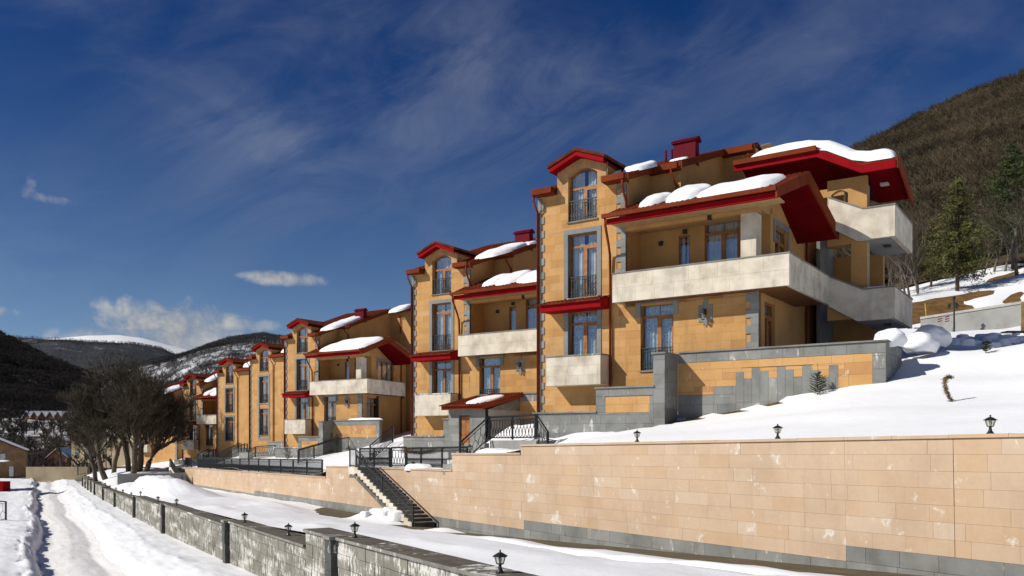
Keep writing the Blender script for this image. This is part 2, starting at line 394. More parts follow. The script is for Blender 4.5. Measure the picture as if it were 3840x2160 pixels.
def window(P, T, a0, a1, z0, z1, style='french', arch=0.0, rng=random, cloth='curtain', recess=.20, glass_n=2):
    """timber window in an opening; (a, y, z) with y into the wall"""
    fw = .065; y0, y1 = recess, recess+.07
    fr = MB(T)
    fr.box(a0, a0+fw, y0, y1, z0, z1).box(a1-fw, a1, y0, y1, z0, z1).box(a0+fw, a1-fw, y0, y1, z0, z0+fw)
    zt = z1 - .53 if style == 'french' else z1
    panes = []
    if style == 'french':
        fr.box(a0+fw, a1-fw, y0-.012, y1, zt-.05, zt+.045)
        if arch:
            n = 12; top = [(a0+fw + (a1-a0-2*fw)*i/n, z1 + arch*math.sin(math.pi*i/n)) for i in range(n+1)]
            for i in range(n):
                (p, q), (p2, q2) = top[i], top[i+1]
                fr.ext_d([(p, q-fw), (p2, q2-fw), (p2, q2), (p, q)], y0, y1)
            panes.append([(a0+fw, zt+.045)] + [(a1-fw, zt+.045)] + [(p, q-fw) for p, q in top[::-1]])
        else:
            fr.box(a0+fw, a1-fw, y0, y1, z1-fw, z1); panes.append([(a0+fw, zt+.045), (a1-fw, zt+.045), (a1-fw, z1-fw), (a0+fw, z1-fw)])
    else: fr.box(a0+fw, a1-fw, y0, y1, z1-fw, z1); zt = z1-fw+.05
    for i in range(1, glass_n):
        m = a0 + (a1-a0)*i/glass_n; fr.box(m-.055, m+.055, y0-.015, y1, z0+fw, zt-.05)
    for i in range(glass_n):
        p0 = a0 + (a1-a0)*i/glass_n + (.055 if i else fw); p1 = a0 + (a1-a0)*(i+1)/glass_n - (.055 if i < glass_n-1 else fw)
        if i == glass_n-1 and style == 'french':           # the opening leaf has its own sash
            for q in ((p0, p0+.07, z0+fw, zt-.05), (p1-.07, p1, z0+fw, zt-.05), (p0+.07, p1-.07, z0+fw, z0+fw+.09), (p0+.07, p1-.07, zt-.12, zt-.05)):
                fr.box(q[0], q[1], y0-.02, y0+.03, q[2], q[3])
            panes.append([(p0+.07, z0+fw+.09), (p1-.07, z0+fw+.09), (p1-.07, zt-.12), (p0+.07, zt-.12)])
        else: panes.append([(p0, z0+fw), (p1, z0+fw), (p1, zt-.05), (p0, zt-.05)])
    o = fr.build('window', 'wood', P)
    for p in panes:
        g = MB(T); n = len(g.v); g.v += [(a, y0+.03, z) for a, z in p]; g.f.append(tuple(range(len(p)))); g.build('pane', 'glass', o)
    cu = MB(T); k = 40; ph = rng.random()*6; open_ = rng.uniform(.0, .16)
    for lo, hi in ((a0+.04, a0+(a1-a0)*(.5-open_/2)), (a0+(a1-a0)*(.5+open_/2), a1-.04)):
        b = len(cu.v)
        for j in range(k+1):
            a = lo+(hi-lo)*j/k
            for z, amp in ((z0+.05, .035), (z1+arch-.12*(arch > 0), .02)):
                cu.v.append((a, y1+.10+amp*math.sin(a*38+ph)+.02*math.sin(a*13+ph), z))
        for j in range(k): cu.f.append((b+2*j, b+2*j+2, b+2*j+3, b+2*j+1))
    cu.build('curtain', cloth, o, smooth=True)
    return o
def juliet(P, T, a0, a1, z0, h=.92, y=.07):
    r = MB(T); r.box(a0, a1, y-.02, y+.02, z0+h-.035, z0+h).box(a0, a1, y-.012, y+.012, z0+.10, z0+.125).box(a0, a1, y-.012, y+.012, z0+h-.15, z0+h-.13)
    n = int((a1-a0)/.125)
    for i in range(n+1):
        a = a0+.015+(a1-a0-.03)*i/n; r.box(a-.013, a+.013, y-.013, y+.013, z0+.03, z0+h-.03)
        if i < n:
            w = (a1-a0-.03)/n
            for (p0, q0, p1, q1) in ((a, z0+.12, a+w/2, z0+.33), (a+w, z0+.12, a+w/2, z0+.33), (a, z0+.30, a+w*.25, z0+.40), (a+w, z0+.30, a+w*.75, z0+.40)):
                r.tube([(p0, y, q0), (p1, y, q1)], .012, 3)
    return r.build('railing', 'iron', P)
def clad(P, name, m, rects, d0, d1, T=None):
    for (a0, a1, b0, b1) in rects: block(name, m, P, a0, a1, d0, d1, b0, b1)
def pipe(P, pts, r=.055): return MB().tube(pts, r, 8).build('downpipe', 'rust_pipe', P, smooth=True)
def quoins(P, edge, direction, z0, z1, d=0.0, long_=.34, short=.13, h=.305, m='basalt'):
    i = 0; z = z0
    while z < z1-.05:
        w_ = long_ if i % 2 == 0 else short; zz = min(z+h, z1)
        a, b = (edge, edge+w_) if direction > 0 else (edge-w_, edge)
        block('quoin', m, P, a, b, d-.032, d+.12, z+.003, zz-.003); z += h; i += 1
def surround(P, a0, a1, z0, z1, wd=.2, top=.2, full=True, d=0.0, drop=.75, m='basalt'):
    block('window_surround', m, P, a0-wd, a1+wd, d-.036, d+.19, z1, z1+top)
    zb = z0 if full else z1-drop
    block('window_surround', m, P, a0-wd, a0, d-.036, d+.19, zb, z1-.003); block('window_surround', m, P, a1, a1+wd, d-.036, d+.19, zb, z1-.003)
def sill(P, a0, a1, z): block('window_sill', 'coping_grey', P, a0-.04, a1+.04, -.07, .2, z-.06, z)
def box_balcony(P, s0, s1, z0, z1, proj, stones, rng, cop=.055):
    clad_r = course_stones((s0, s1, z0, z1), [], (z1-z0)/3, .45, .8, rng, .005)
    b = MB().box(s0+.02, s1-.02, -proj+.03, -proj+.16, z0+.01, z1).box(s0+.02, s0+.15, -proj+.16, -.001, z0+.01, z1).box(s1-.15, s1-.02, -proj+.16, -.001, z0+.01, z1).box(s0+.15, s1-.15, -proj+.16, -.001, z0+.01, z0+.2)
    o = b.build('balcony', 'travertine', P)
    if stones:
        for q in clad_r: block('panel', 'travertine', o, q[0], q[1], -proj, -proj+.035, q[2], q[3])
        for sx in (s0, s1-.022): block('panel', 'travertine', o, sx, sx+.022, -proj+.037, -.004, z0, z1-.002)
    c = MB().box(s0-.025, s1+.025, -proj-.025, -proj+.19, z1, z1+cop).box(s0-.025, s0+.17, -proj+.19, -.002, z1, z1+cop).box(s1-.17, s1+.025, -proj+.19, -.002, z1, z1+cop)
    c.build('coping', 'coping_grey', o); return o

HOUSES = {}
def house(key, O, dz, label, kind='A', stones=True, skew=0.0, sC=9.92, wing=False, upper=True, seed=1, worn=False, flip_r=None, group=None):
    rng = random.Random(seed)
    o = thing('house', label, 'house', (O[0], O[1], ZB+dz), -ANG, group)
    H = dict(o=o); HOUSES[key] = H
    Tz = lambda s, d, z: (s, d, z-ZB)
    def mb(): return MB(Tz)
    class PZ: pass
    # a child carrier keeps heights in the reference house's numbers
    def blk(name, m, a0, a1, d0, d1, z0, z1, par=o): return block(name, m, par, a0, a1, d0, d1, z0-ZB, z1-ZB)
    tuff = 'tuff'; WD = (1.55, 2.98)
    front = 10.62; gz = lambda s: 12.0 - .40*abs(s-2.2)/1.2
    low = -1.6
    W1 = (2.75, 5.45); W2 = (6.02, 8.78); W3 = (9.33, 11.30)
    if kind == 'B': W1 = (2.72, 5.45)
    rightW = {'A': sC, 'B': 9.6, 'C': 7.2}[kind]
    holes = [(WD[0], WD[1], *W1), (WD[0], WD[1], *W2), (WD[0], WD[1], W3[0], 99)]
    wr0 = (5.0, 6.45, 2.74, 5.47)
    # ---- front walls
    core = .02 if stones else 0.0
    fw = mb()
    regs = [((0, 4.33, low, front), holes)]
    if kind == 'A': regs.append(((4.33, rightW, low, 5.62), [wr0]))
    else: regs.append(((4.33, rightW, low, front), []))
    for r, hs in regs:
        for (a0, a1, b0, b1) in sub_rects(r, hs): fw.box(a0, a1, core, .30, b0, b1)
    # dormer gable with its arched head
    n = 12; ar = .30
    arc = [(WD[0] + (WD[1]-WD[0])*i/n, W3[1] + ar*math.sin(math.pi*i/n)) for i in range(n+1)]
    for p in ([(.99, front), (WD[0], front), (WD[0], gz(WD[0])), (.99, gz(.99))], [(WD[1], front), (3.41, front), (3.41, gz(3.41)), (WD[1], gz(WD[1]))]): fw.ext_d(p, 0, .3)
    for i in range(n):
        (a, z), (a2, z2) = arc[i], arc[i+1]; fw.ext_d([(a, z), (a2, z2), (a2, gz(a2)), (a, gz(a))], 0, .3)
    wall = fw.build('front_wall', 'mortar' if stones else 'tuff', o)
    if stones:
        grey = [(0, .335, low, front), (3.9, 4.33, low, front), (WD[0]-.2, WD[1]+.2, W2[0]-.02, W2[1]+.2), (WD[0]-.2, WD[1]+.2, W1[0], W1[1]+.02), (WD[0], WD[1], W3[0]-.06, 99)]
        if kind == 'A': grey[1] = (3.9, 4.33, 5.6, front)
        if kind == 'B': grey[1:3] = [(WD[0]-.2, WD[1]+.2, 2.3, W2[1]+.2)]
        sts = course_stones((0, 4.33, .4, front), (grey[:1] + grey[2:] if kind == 'A' else grey), .335, .55, 1.05, rng)
        if kind == 'A':
            sts = [q for s_ in sts for q in sub_rects(s_, [(3.9, 4.33, 6.70, front)])]
            sts += course_stones((4.33, rightW, .4, 5.60), [(4.8, 6.65, 4.95, 5.70), wr0, (rightW-.5, rightW, low, 5.7), (7.52, 8.09, 4.55, 5.19)], .335, .55, 1.05, rng)
            sts += [(7.65, 7.96, 4.70, 5.05)]
        else: sts += course_stones((4.33, rightW, .4, front), [], .335, .55, 1.05, rng)
        for q in sts:
            if q[1]-q[0] > .03: blk('stone', tuff, q[0], q[1], 0, .03, q[2], q[3], wall)
    T0 = Tz
    # ---- grey trim, windows and railings of the bay
    class _P: pass
    def Q(edge, direction, z0, z1, d=0.0, lo=.34, sh=.13):
        quoins(o, edge, direction, z0-ZB, z1-ZB, d, lo, sh)
    Q(0.0, 1, .9, front-.05)
    if kind == 'A': Q(4.33, -1, 6.72, front-.08, 0.0, .43, .22)
    mull = 'curtain' if rng.random() < .6 else 'lace'
    wn = window(o, Tz, *WD, W3[0], W3[1], arch=ar, rng=rng, cloth='curtain'); juliet(o, Tz, *WD, W3[0]); sill(o, *WD, W3[0]-ZB)
    window(o, Tz, *WD, *W2, rng=rng, cloth='curtain'); juliet(o, Tz, *WD, W2[0]); sill(o, *WD, W2[0]-ZB)
    window(o, Tz, *WD, *W1, rng=rng, cloth='lace')
    if kind == 'B':
        surround(o, *WD, 2.4-ZB, W2[1]-ZB); juliet(o, Tz, *WD, W1[0]); sill(o, *WD, W1[0]-ZB)
        blk('window_surround', 'basalt', WD[0]-.2, WD[1]+.2, -.036, .1, 2.2, 2.4)
    elif kind == 'C':
        surround(o, *WD, W2[0]-ZB, W2[1]-ZB); surround(o, *WD, W1[0]-ZB, W1[1]-ZB); juliet(o, Tz, *WD, W1[0]); sill(o, *WD, W1[0]-ZB)
    else:
        surround(o, *WD, W2[0]-ZB, W2[1]-ZB); surround(o, *WD, 3.3-ZB, W1[1]-ZB, top=.02)
    # ---- tower roof, dormer roof
    hang = .45
    gl = MB(Tz)
    for a0, a1 in ((-.06, .97), (3.43, 4.47 if kind == 'A' else rightW)):
        g = mb().box(a0, a1, -.50, -.36, front+.02, front+.27).box(a0, a1, -.36, -.02, front+.0, front+.12); gt = g.build('gutter', 'rust_metal', o)
    dr = mb(); fa = mb()
    ap = (2.2, 12.32); el_ = (.80, 11.80); er = (3.60, 11.80)
    for e in (el_, er):
        q = [e, ap, (ap[0], ap[1]-.13), (e[0], e[1]-.13)]
        if e is er: q = q[::-1]
        dr.ext_d(q, -.54, 3.6)
        k = .07 if e is el_ else -.07
        q2 = [(e[0]+k, e[1]-.13), (ap[0], ap[1]-.131), (ap[0], ap[1]-.33), (e[0]+k, e[1]-.33)]
        fa.ext_d(q2 if e is el_ else q2[::-1], -.49, -.42)
        q3 = [(e[0]+k, e[1]-.24), (ap[0], ap[1]-.24), (ap[0], ap[1]-.30), (e[0]+k, e[1]-.30)]
        fa.ext_d(q3 if e is el_ else q3[::-1], -.419, 1.8)
    dor = dr.build('dormer_roof', 'tile_brown', o); fa.build('fascia', 'red_paint', dor)
    ck = mb().box(.99, 1.19, .30, 3.0, front, 11.56).box(3.21, 3.41, .30, 3.0, front, 11.56); ck.build('dormer_cheek', 'tuff', o)
    # ---- body walls behind the bay
    bw = mb(); top = lambda d: ROOF(d)-.16
    def sidewall(s0, s1, d0, d1, zlow): bw.ext_s([(d0, zlow), (d1, zlow), (d1, top(d1)), (d0, top(d0))], s0, s1)
    sidewall(0, .25, .30, 7.5, low); sidewall(4.08, 4.33, .30, 2.37 if kind == 'A' else 7.5, low)
    back = 7.5
    if kind == 'A' and upper:
        bw.box(4.33, 5.75, 2.37, 2.62, 8.2, top(2.37)); sidewall(5.50, 5.75, 2.62, 7.49, 8.2); bw.box(5.75, 7.29 if not wing else 13.0, 7.49, 7.74, low if wing else 8.2, top(7.49)); sidewall(7.04, 7.29, 7.74, 10, 8.2)
    if kind != 'A':
        sidewall(rightW-.25, rightW, .30, 7.5, low)
    bw.box(.0, 7.0, 7.75, 8.0, low, top(7.7))
    bw.build('side_wall', 'tuff_shade_wall', o)
    # dark interior so that windows look into rooms
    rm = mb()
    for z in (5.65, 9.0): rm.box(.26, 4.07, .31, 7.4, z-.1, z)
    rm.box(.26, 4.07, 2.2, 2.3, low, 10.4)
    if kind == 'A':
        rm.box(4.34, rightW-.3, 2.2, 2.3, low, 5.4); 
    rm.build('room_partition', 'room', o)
    # ---- main roof
    rf = mb(); sl = mb()
    bands = [(-.06, 1.0, -.45), (1.001, 3.409, 2.0), (3.41, 4.62, -.45), (4.40, 5.95, 1.92), (5.80, 7.42 if not wing else 13.2, 7.05)] if kind == 'A' else [(-.06, 1.0, -.45), (1.001, 3.409, 2.0), (3.41, rightW+.02, -.45)]
    RD = 7.65
    zprev = None
    for (a0, a1, d0) in bands:
        rf_a0 = a0 if a0 < 0 else a0+.221
        rf_a0 = a0+.22 if a0 > 4 else a0
        tiles(rf, rf_a0, a1, d0, ROOF(d0), RD, ROOF(RD))
        sl.ext_s([(d0, ROOF(d0)-.14), (RD, ROOF(RD)-.14), (RD, ROOF(RD)), (d0, ROOF(d0))], a0 + (.221 if a0 > 4 else 0), a1)
    sl.ext_s([(RD, ROOF(RD)-.14), (RD+6, ROOF(RD)-2.4), (RD+6, ROOF(RD)-2.26), (RD, ROOF(RD))], -.06, (7.4 if not wing else 13.2) if kind == 'A' else rightW)
    r_ = sl.build('roof', 'tile_brown', o); rf.build('roof_tiles', 'tile', r_)
    if kind == 'A':
        mb().box(4.36, 5.78, 1.86, 2.0, ROOF(1.92)-.22, ROOF(1.92)+.04).box(4.36, 5.78, 2.0, 2.36, ROOF(1.92)-.22, ROOF(1.92)-.12).build('gutter', 'rust_metal', o)
        mb().box(5.78, 7.30 if not wing else 13.1, 6.98, 7.12, ROOF(7.05)-.24, ROOF(7.05)+.04).box(5.78, 7.30, 7.12, 7.48, ROOF(7.05)-.24, ROOF(7.05)-.14).build('gutter', 'rust_metal', o)
        for a0, d0, d1 in ((4.625, -.45, 1.95), (5.955, 1.92, 7.05)):     # verge boards on the rakes
            mb().ext_s([(d0, ROOF(d0)-.24), (d1, ROOF(d1)-.24), (d1, ROOF(d1)+.06), (d0, ROOF(d0)+.06)], a0, a0+.045).build('verge_board', 'rust_metal', o)
        pipe(o, [Tz(*p) for p in ((4.38, -.42, 10.62), (4.38, -.42, 10.3), (4.40, -.12, 9.75), (4.40, -.10, 9.10), (4.60, -.12, 9.02))])
        pipe(o, [Tz(*p) for p in ((5.50, 1.9, 11.5), (5.52, 1.9, 11.2), (5.60, 2.27, 10.8), (5.60, 2.27, 10.1))], .05)
        pipe(o, [Tz(*p) for p in ((7.1, 7.0, 13.2), (7.1, 7.38, 12.9), (7.1, 7.38, 11.4))], .05)
    # left corner downpipe with its conductor
    pipe(o, [Tz(*p) for p in ((.02, -.42, 10.62), (.02, -.42, 10.4), (.04, -.10, 9.95), (.04, -.09, low+1.2))])
    MB(Tz).tube([(.17, -.05, 10.5), (.17, -.05, low+1.5)], .012, 4).build('conductor', 'metal_grey', o)
    MB(Tz).tube([(3.62, -.3, 10.92), (3.52, -.1, 11.6)], .016, 4).build('conductor', 'metal_grey', o)
    if kind == 'A':
        pipe(o, [Tz(*p) for p in ((3.98, -1.18, 8.92), (3.97, -1.14, 8.66), (3.76, -.45, 8.0), (3.66, -.14, 7.65), (3.65, -.10, 6.8), (3.65, -.10, .9))])
        # ---- canopy and little balcony of the bay
        cn = mb().ext_s([(-.86, 5.40), (-.02, 5.40), (-.02, 5.93), (-.86, 5.70)], .65, 3.60).build('canopy', 'red_paint', o)
        ct = tiles(mb(), .60, 3.64, -.97, 5.675, -.02, 5.94, step=.3); ct.build('canopy_tiles', 'tile', cn)
        box = box_balcony(o, .96, 3.60, 2.20-ZB, 3.42-ZB, .86, stones, rng)
        # ---- window and lamp frame of the right-hand wall
        window(o, Tz, *wr0[:2], *wr0[2:], rng=rng, cloth='lace'); juliet(o, Tz, *wr0[:2], wr0[2]); sill(o, *wr0[:2], wr0[2]-ZB)
        surround(o, *wr0[:2], wr0[2]-ZB, wr0[3]-ZB, wd=.21, top=.23, full=False, drop=.52)
        for q in ((7.52, 8.09, 5.05, 5.19), (7.52, 8.09, 4.55, 4.70), (7.52, 7.65, 4.702, 5.048), (7.96, 8.09, 4.702, 5.048), (7.70, 7.89, 5.192, 5.34), (7.80, 7.89, 5.342, 5.42), (7.72, 7.90, 4.42, 4.548), (7.80, 7.86, 4.34, 4.418)):
            blk('lamp_frame_stone', 'basalt', q[0], q[1], -.034, .1, q[2], q[3])
        Q(rightW, -1, .9, 5.60, 0.0, .50, .30)
        # ---- loggia
        kS = lambda c: (lambda d: c + skew*d)
        lb = 1.42; BL = sC+1.40
        bh = [(6.06, 6.55, 5.75, 8.42), (7.20, 8.69, 5.75, 8.86)]
        lw = mb()
        for (a0, a1, b0, b1) in sub_rects((4.33, sC+skew*lb, 5.62, 9.0), bh): lw.box(a0, a1, lb, lb+.25, b0, b1)
        lw.ext_s([(0, 5.40), (6.4, 5.40), (6.4, 5.62), (0, 5.62)], 4.33, kS(sC))
        lw.build('loggia_wall', 'tuff_shade_wall', o)
        mb().ext_s([(0, 8.72), (6.4, 8.72), (6.4, 8.80), (0, 8.80)], 4.34, kS(sC-.02)).build('loggia_ceiling', 'soffit_tan', o)
        mb().box(4.34, sC, -.02, .34, 8.56, 8.719).build('beam', 'tuff', o)
        Tb = lambda a, y, z: (a, lb+y, z-ZB)
        window(o, Tb, *bh[0], style='plain', glass_n=1, rng=rng, recess=.08); window(o, Tb, *bh[1], rng=rng, recess=.08)
        blk('loggia_post', 'travertine', sC-.70, sC-.10, .0, .62, 5.62, 8.555)
        # ---- side wall: two doors, then the gable
        sw = mb(); so_, si = kS(sC), kS(sC-.28)
        d_lo = (.70, 2.0) if not skew else (.7, 2.6); d_up = (2.0, 3.65) if not skew else (2.45, 4.95); dE = 6.4 if not skew else 7.0
        for rect, hs in (((0, dE, low, 5.40), [(d_lo[0], d_lo[1], 2.7, 5.25)]), ((lb+.25, dE, 5.62, 8.72), [(d_up[0], d_up[1], 5.75, 8.45)])):
            for (a0, a1, b0, b1) in sub_rects(rect, hs): sw.ext_s([(a0, b0), (a1, b0), (a1, b1), (a0, b1)], si, so_)
        sw.ext_s([(-.7, 8.80), (4.6, 8.80), (1.80, 10.0)], si, so_)
        sw.box(4.33, sC+skew*dE-.1, dE-.02, dE+.25, low, 9.0)
        sw.build('side_wall', 'tuff_shade_wall', o)
        nrm = math.hypot(1, skew)
        for dd, zz, gn, st in ((d_lo, (2.7, 5.25), 2, 'french'), (d_up, (5.75, 8.45), 2 if not skew else 3, 'french' if not skew else 'plain')):
            Ts = lambda a, y, z: (sC + skew*a - y, a, z-ZB)
            window(o, Ts, dd[0], dd[1], *zz, style=st, glass_n=gn, rng=rng, cloth='lace' if gn == 2 else 'curtain', recess=.12)
        sg = mb()
        for (a0, a1, b0, b1) in ((d_up[0]-.22, d_up[1]+.22, 8.45, 8.69), (d_up[0]-.22, d_up[0], 7.75, 8.449), (d_up[1], d_up[1]+.22, 7.75, 8.449)):
            sg.ext_s([(a0, b0), (a1, b0), (a1, b1), (a0, b1)], kS(sC-.01), kS(sC+.035))
        sg.build('door_surround', 'basalt', o)
        # ---- great balcony round the corner
        z0, z1 = 5.50, 6.66; pj = .86
        de = 4.69 if not skew else 5.2; b = mb()
        b.box(4.17, BL-.02, -pj+.03, -pj+.16, z0+.01, z1).box(4.17, 4.30, -pj+.16, -.04, z0+.01, z1)
        fB = lambda off: (lambda d: BL + off + skew*(d+pj))
        b.ext_s([(-pj+.16, z0+.01), (de, z0+.01), (de, z1), (-pj+.16, z1)], fB(-.15), fB(-.02))
        ba = b.build('balcony', 'travertine', o)
        mb().ext_s([(-pj+.16, z0+.03), (de, z0+.03), (de, z0+.13), (-pj+.16, z0+.13)], lambda d: 4.30 if d < 0 else sC+skew*d+.04, fB(-.15)).build('balcony_floor', 'wood_dark', ba)
        if stones:
            for q in course_stones((4.15, BL, z0, z1), [], (z1-z0)/2, .7, 1.25, rng, .005): blk('panel', 'travertine', q[0], q[1], -pj, -pj+.035, q[2], q[3], ba)
            for i in range(5):
                da, db = -pj+.04+(de+pj-.04)*i/5, -pj+.04+(de+pj-.04)*(i+1)/5-.005
                for zz in ((z0, (z0+z1)/2-.003), ((z0+z1)/2+.003, z1)):
                    mb().ext_s([(da, zz[0]), (db, zz[0]), (db, zz[1]), (da, zz[1])], fB(-.022), fB(0)).build('panel', 'travertine', ba)
        c = mb().box(4.13, BL+.025, -pj-.025, -pj+.19, z1, z1+.05)
        c.ext_s([(-pj+.191, z1), (de, z1), (de, z1+.05), (-pj+.191, z1+.05)], fB(-.17), fB(.025)); c.build('coping', 'coping_grey', ba)
        # ---- loggia roof: front slope, gable end on the right, rear slope
        E0, E1, RG = -1.25, 5.05, 1.80; ze, zr = 8.98, 10.28; sV = sC+1.08; vk = .097
        fV = lambda off: (lambda d: sV + off + vk*(d-E0))
        g = lambda d: ze + (zr-ze)*(d-E0)/(RG-E0) if d < RG else zr - (zr-8.70)*(d-RG)/(E1-RG)
        rs = mb(); rt = mb()
        rs.ext_s([(E0, g(E0)-.10), (RG, g(RG)-.10), (RG, g(RG)), (E0, g(E0))], 3.92, fV(-.05))
        rs.ext_s([(RG, g(RG)-.10), (E1, g(E1)-.10), (E1, g(E1)), (RG, g(RG))], 5.76, fV(-.05))
        lr = rs.build('loggia_roof', 'tile_brown', o)
        tiles(rt, 3.94, fV(-.06), E0, g(E0), RG, g(RG)); rt.build('roof_tiles', 'tile', lr)
        mb().box(3.90, sV-.02, E0-.10, E0+.03, ze-.09, ze+.07).build('gutter', 'rust_metal', lr)
        mb().box(4.02, sV-.08, E0+.10, E0+.22, ze-.32, ze-.102).build('fascia', 'red_paint', lr)
        for i in range(5): x = 5.0+i*1.32+rng.uniform(-.1, .1); mb().box(x, x+.022, E0-.106, E0+.035, ze-.094, ze+.074).build('gutter_joint', 'rust_metal', lr)
        for x, dd_, zz_ in ((6.28, lb-.10, 8.55), (7.9, -.06, 8.60), (5.2, lb-.10, 8.2)): blk('spot_lamp', 'iron', x, x+.16, dd_, dd_+.12, zz_-.09, zz_+.09)
        mb().ext_s([(E0+.22, ze-.26), (-.03, 8.72), (-.03, 8.78), (E0+.22, ze-.18)], 4.05, sV-.1).build('soffit', 'soffit_tan', lr)
        hb = .46; vb = mb()
        vb.ext_s([(E0-.04, g(E0)-.36), (RG, g(RG)-hb), (RG, g(RG)+.03), (E0-.04, g(E0)+.05)], fV(-.05), fV(.02))
        vb.ext_s([(RG, g(RG)-hb), (E1, g(E1)-hb), (E1, g(E1)+.03), (RG, g(RG)+.03)], fV(-.05), fV(.02)); vb.build('verge_board', 'rust_metal', lr)
        so2 = mb()
        so2.ext_s([(E0+.23, g(E0)-.30), (RG, g(RG)-hb+.02), (RG, g(RG)-.105), (E0+.23, g(E0)-.105)], kS(sC-.05) if not skew else (lambda d: sC-.05+skew*max(0,d)), fV(-.055))
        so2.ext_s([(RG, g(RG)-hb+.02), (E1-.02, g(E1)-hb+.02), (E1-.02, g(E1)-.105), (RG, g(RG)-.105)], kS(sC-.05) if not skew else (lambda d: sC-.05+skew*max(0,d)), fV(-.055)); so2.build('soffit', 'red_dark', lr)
        pipe(o, [Tz(*p) for p in ((sC+.08+skew*6.2, 6.2, 8.7), (sC+.08+skew*6.2, 6.2, low+1))], .05)
        # chimney
        ch = mb().box(4.70, 5.75, 4.0, 4.42, ROOF(4)-.3, 13.25).build('chimney', 'maroon', o)
        mb().ext_d([(4.62, 13.25), (5.83, 13.25), (5.83, 13.30), (4.62, 13.30)], 3.92, 4.50).build('chimney_cap', 'maroon', ch)
        mb().ext_s([(3.90, 13.30), (4.52, 13.30), (4.21, 13.48)], 4.60, 5.85).build('chimney_cap', 'maroon', ch)
    if kind == 'C':   # flat wall ending in a shallow recess with its own small balcony
        Q(rightW, -1, .9, front-.05, 0, .43, .22)
        rc = mb().box(rightW, rightW+3.0, .9, 1.15, low, 5.6).box(rightW, rightW+3.0, 1.5, 1.7, 5.6, 8.9).box(rightW, rightW+3, .0, .25, 8.85, front)
        rc.build('recess_wall', 'tuff_shade_wall', o)
        box_balcony(o, rightW-.35, rightW+2.6, 5.50-ZB, 6.66-ZB, .45, False, rng)
        window(o, lambda a, y, z: (a, .9+y-.2, z-ZB), rightW+.35, rightW+1.75, 2.74, 5.3, rng=rng, cloth='lace'); 
        surround(o, rightW+.35, rightW+1.75, 2.74-ZB, 5.3-ZB, full=False, d=.9)
    if kind in 'BC':
        pipe(o, [Tz(*p) for p in ((3.72, -.42, 10.62), (3.72, -.40, 10.4), (3.80, -.10, 9.95), (3.80, -.09, low+1.5))], .05)
        for q in ((6.12, 6.69, 5.05, 5.19), (6.12, 6.69, 4.55, 4.70), (6.12, 6.25, 4.702, 5.048), (6.56, 6.69, 4.702, 5.048), (6.30, 6.49, 5.192, 5.40), (6.32, 6.50, 4.38, 4.548)):
            blk('lamp_frame_stone', 'basalt', q[0], q[1], -.034, .1, q[2], q[3])
    return H

house('one', (1.163, 37.87), 0.0, 'largest orange stone house with an outside stair beside the snow slope', 'A', True, seed=3)
house('two', (-5.97, 50.95), -.95, 'orange stone house with a wooden-door porch in front of its right wall', 'A', True, seed=5)
house('three', (-20.27, 76.0), -1.90, 'orange stone house whose wide snowy gable roof shelters a corner balcony', 'A', True, wing=True, skew=-.21, sC=9.5, seed=8)
house('four', (-27.54, 89.45), -2.48, 'flat-fronted stone house beside the wide snowy gable roof', 'B', True, seed=11)
house('five', (-34.40, 99.38), -3.13, 'narrow flat-fronted stone house with a small pale balcony at its recessed end', 'C', False, seed=13)
house('six', (-44.14, 114.2), -3.80, 'stone house with a red canopy just right of the bare trees', 'A', False, seed=17)
house('seven', (-58.5, 133.5), -4.5, 'stone house half hidden behind the bare tree branches', 'A', False, seed=19)

# ---- outside stair tower of the first house
H1 = HOUSES['one']; o = H1['o']; Tz = lambda s, d, z: (s, d, z-ZB); rng = random.Random(4)
st = thing('stair_tower', 'covered outside stair with pale parapets at the right end of the largest house', 'staircase', o.location, -ANG)
for k, up in enumerate((0.0, 3.28)):
    d0 = 4.66
    p = MB(Tz).ext_d([(11.30, 5.44+up), (12.42, 4.74+up), (13.86, 4.74+up), (13.86, 5.98+up), (12.66, 5.98+up), (11.30, 6.64+up)], d0, d0+.18)
    p.ext_s([(d0+.18, 4.74+up), (8.56, 4.74+up), (8.56, 5.98+up), (d0+.18, 5.98+up)], 13.68, 13.86)
    pa = p.build('stair_parapet', 'travertine', st)
    c = MB(Tz).ext_d([(11.30, 6.642+up), (12.66, 5.982+up), (13.88, 5.982+up), (13.88, 6.04+up), (12.68, 6.04+up), (11.30, 6.70+up)], d0-.03, d0+.21)
    c.ext_s([(d0+.21, 5.982+up), (8.58, 5.982+up), (8.58, 6.04+up), (d0+.21, 6.04+up)], 13.65, 13.89); c.build('coping', 'coping_grey', pa)
    MB(Tz).ext_d([(11.30, 5.45+up), (12.42, 4.76+up), (13.67, 4.76+up), (13.67, 4.95+up), (12.46, 4.95+up), (11.34, 5.62+up)], d0+.181, 8.5).build('stair_flight', 'concrete', st)
    for i in range(8):
        block('step', 'concrete', st, 11.35+i*.16, 11.35+(i+1)*.16, d0+.19, 6.4, 5.45-(i+1)*.085+up-ZB, 5.72-(i+1)*.085+up-ZB)
    lamp_m = MB(Tz).box(13.15, 13.42, 6.2, 6.47, 4.66+up, 4.735+up).build('ceiling_lamp', 'iron', st)
w_ = MB(Tz)
for (a0, a1, b0, b1) in sub_rects((11.15, 12.72, 2.2, 10.75), [(11.30, 11.98, 9.2, 10.30), (11.15, 12.1, 6.3, 8.0), (11.1, 12.8, 2.1, 4.9)]): w_.box(a0, a1, 5.1, 5.36, b0, b1)
n = 10; arc = [(11.30+.68*i/n, 10.14+.16*math.sin(math.pi*i/n)) for i in range(n+1)]
for i in range(n): w_.ext_d([arc[i], arc[i+1], (arc[i+1][0], 10.301), (arc[i][0], 10.301)], 5.1, 5.36)
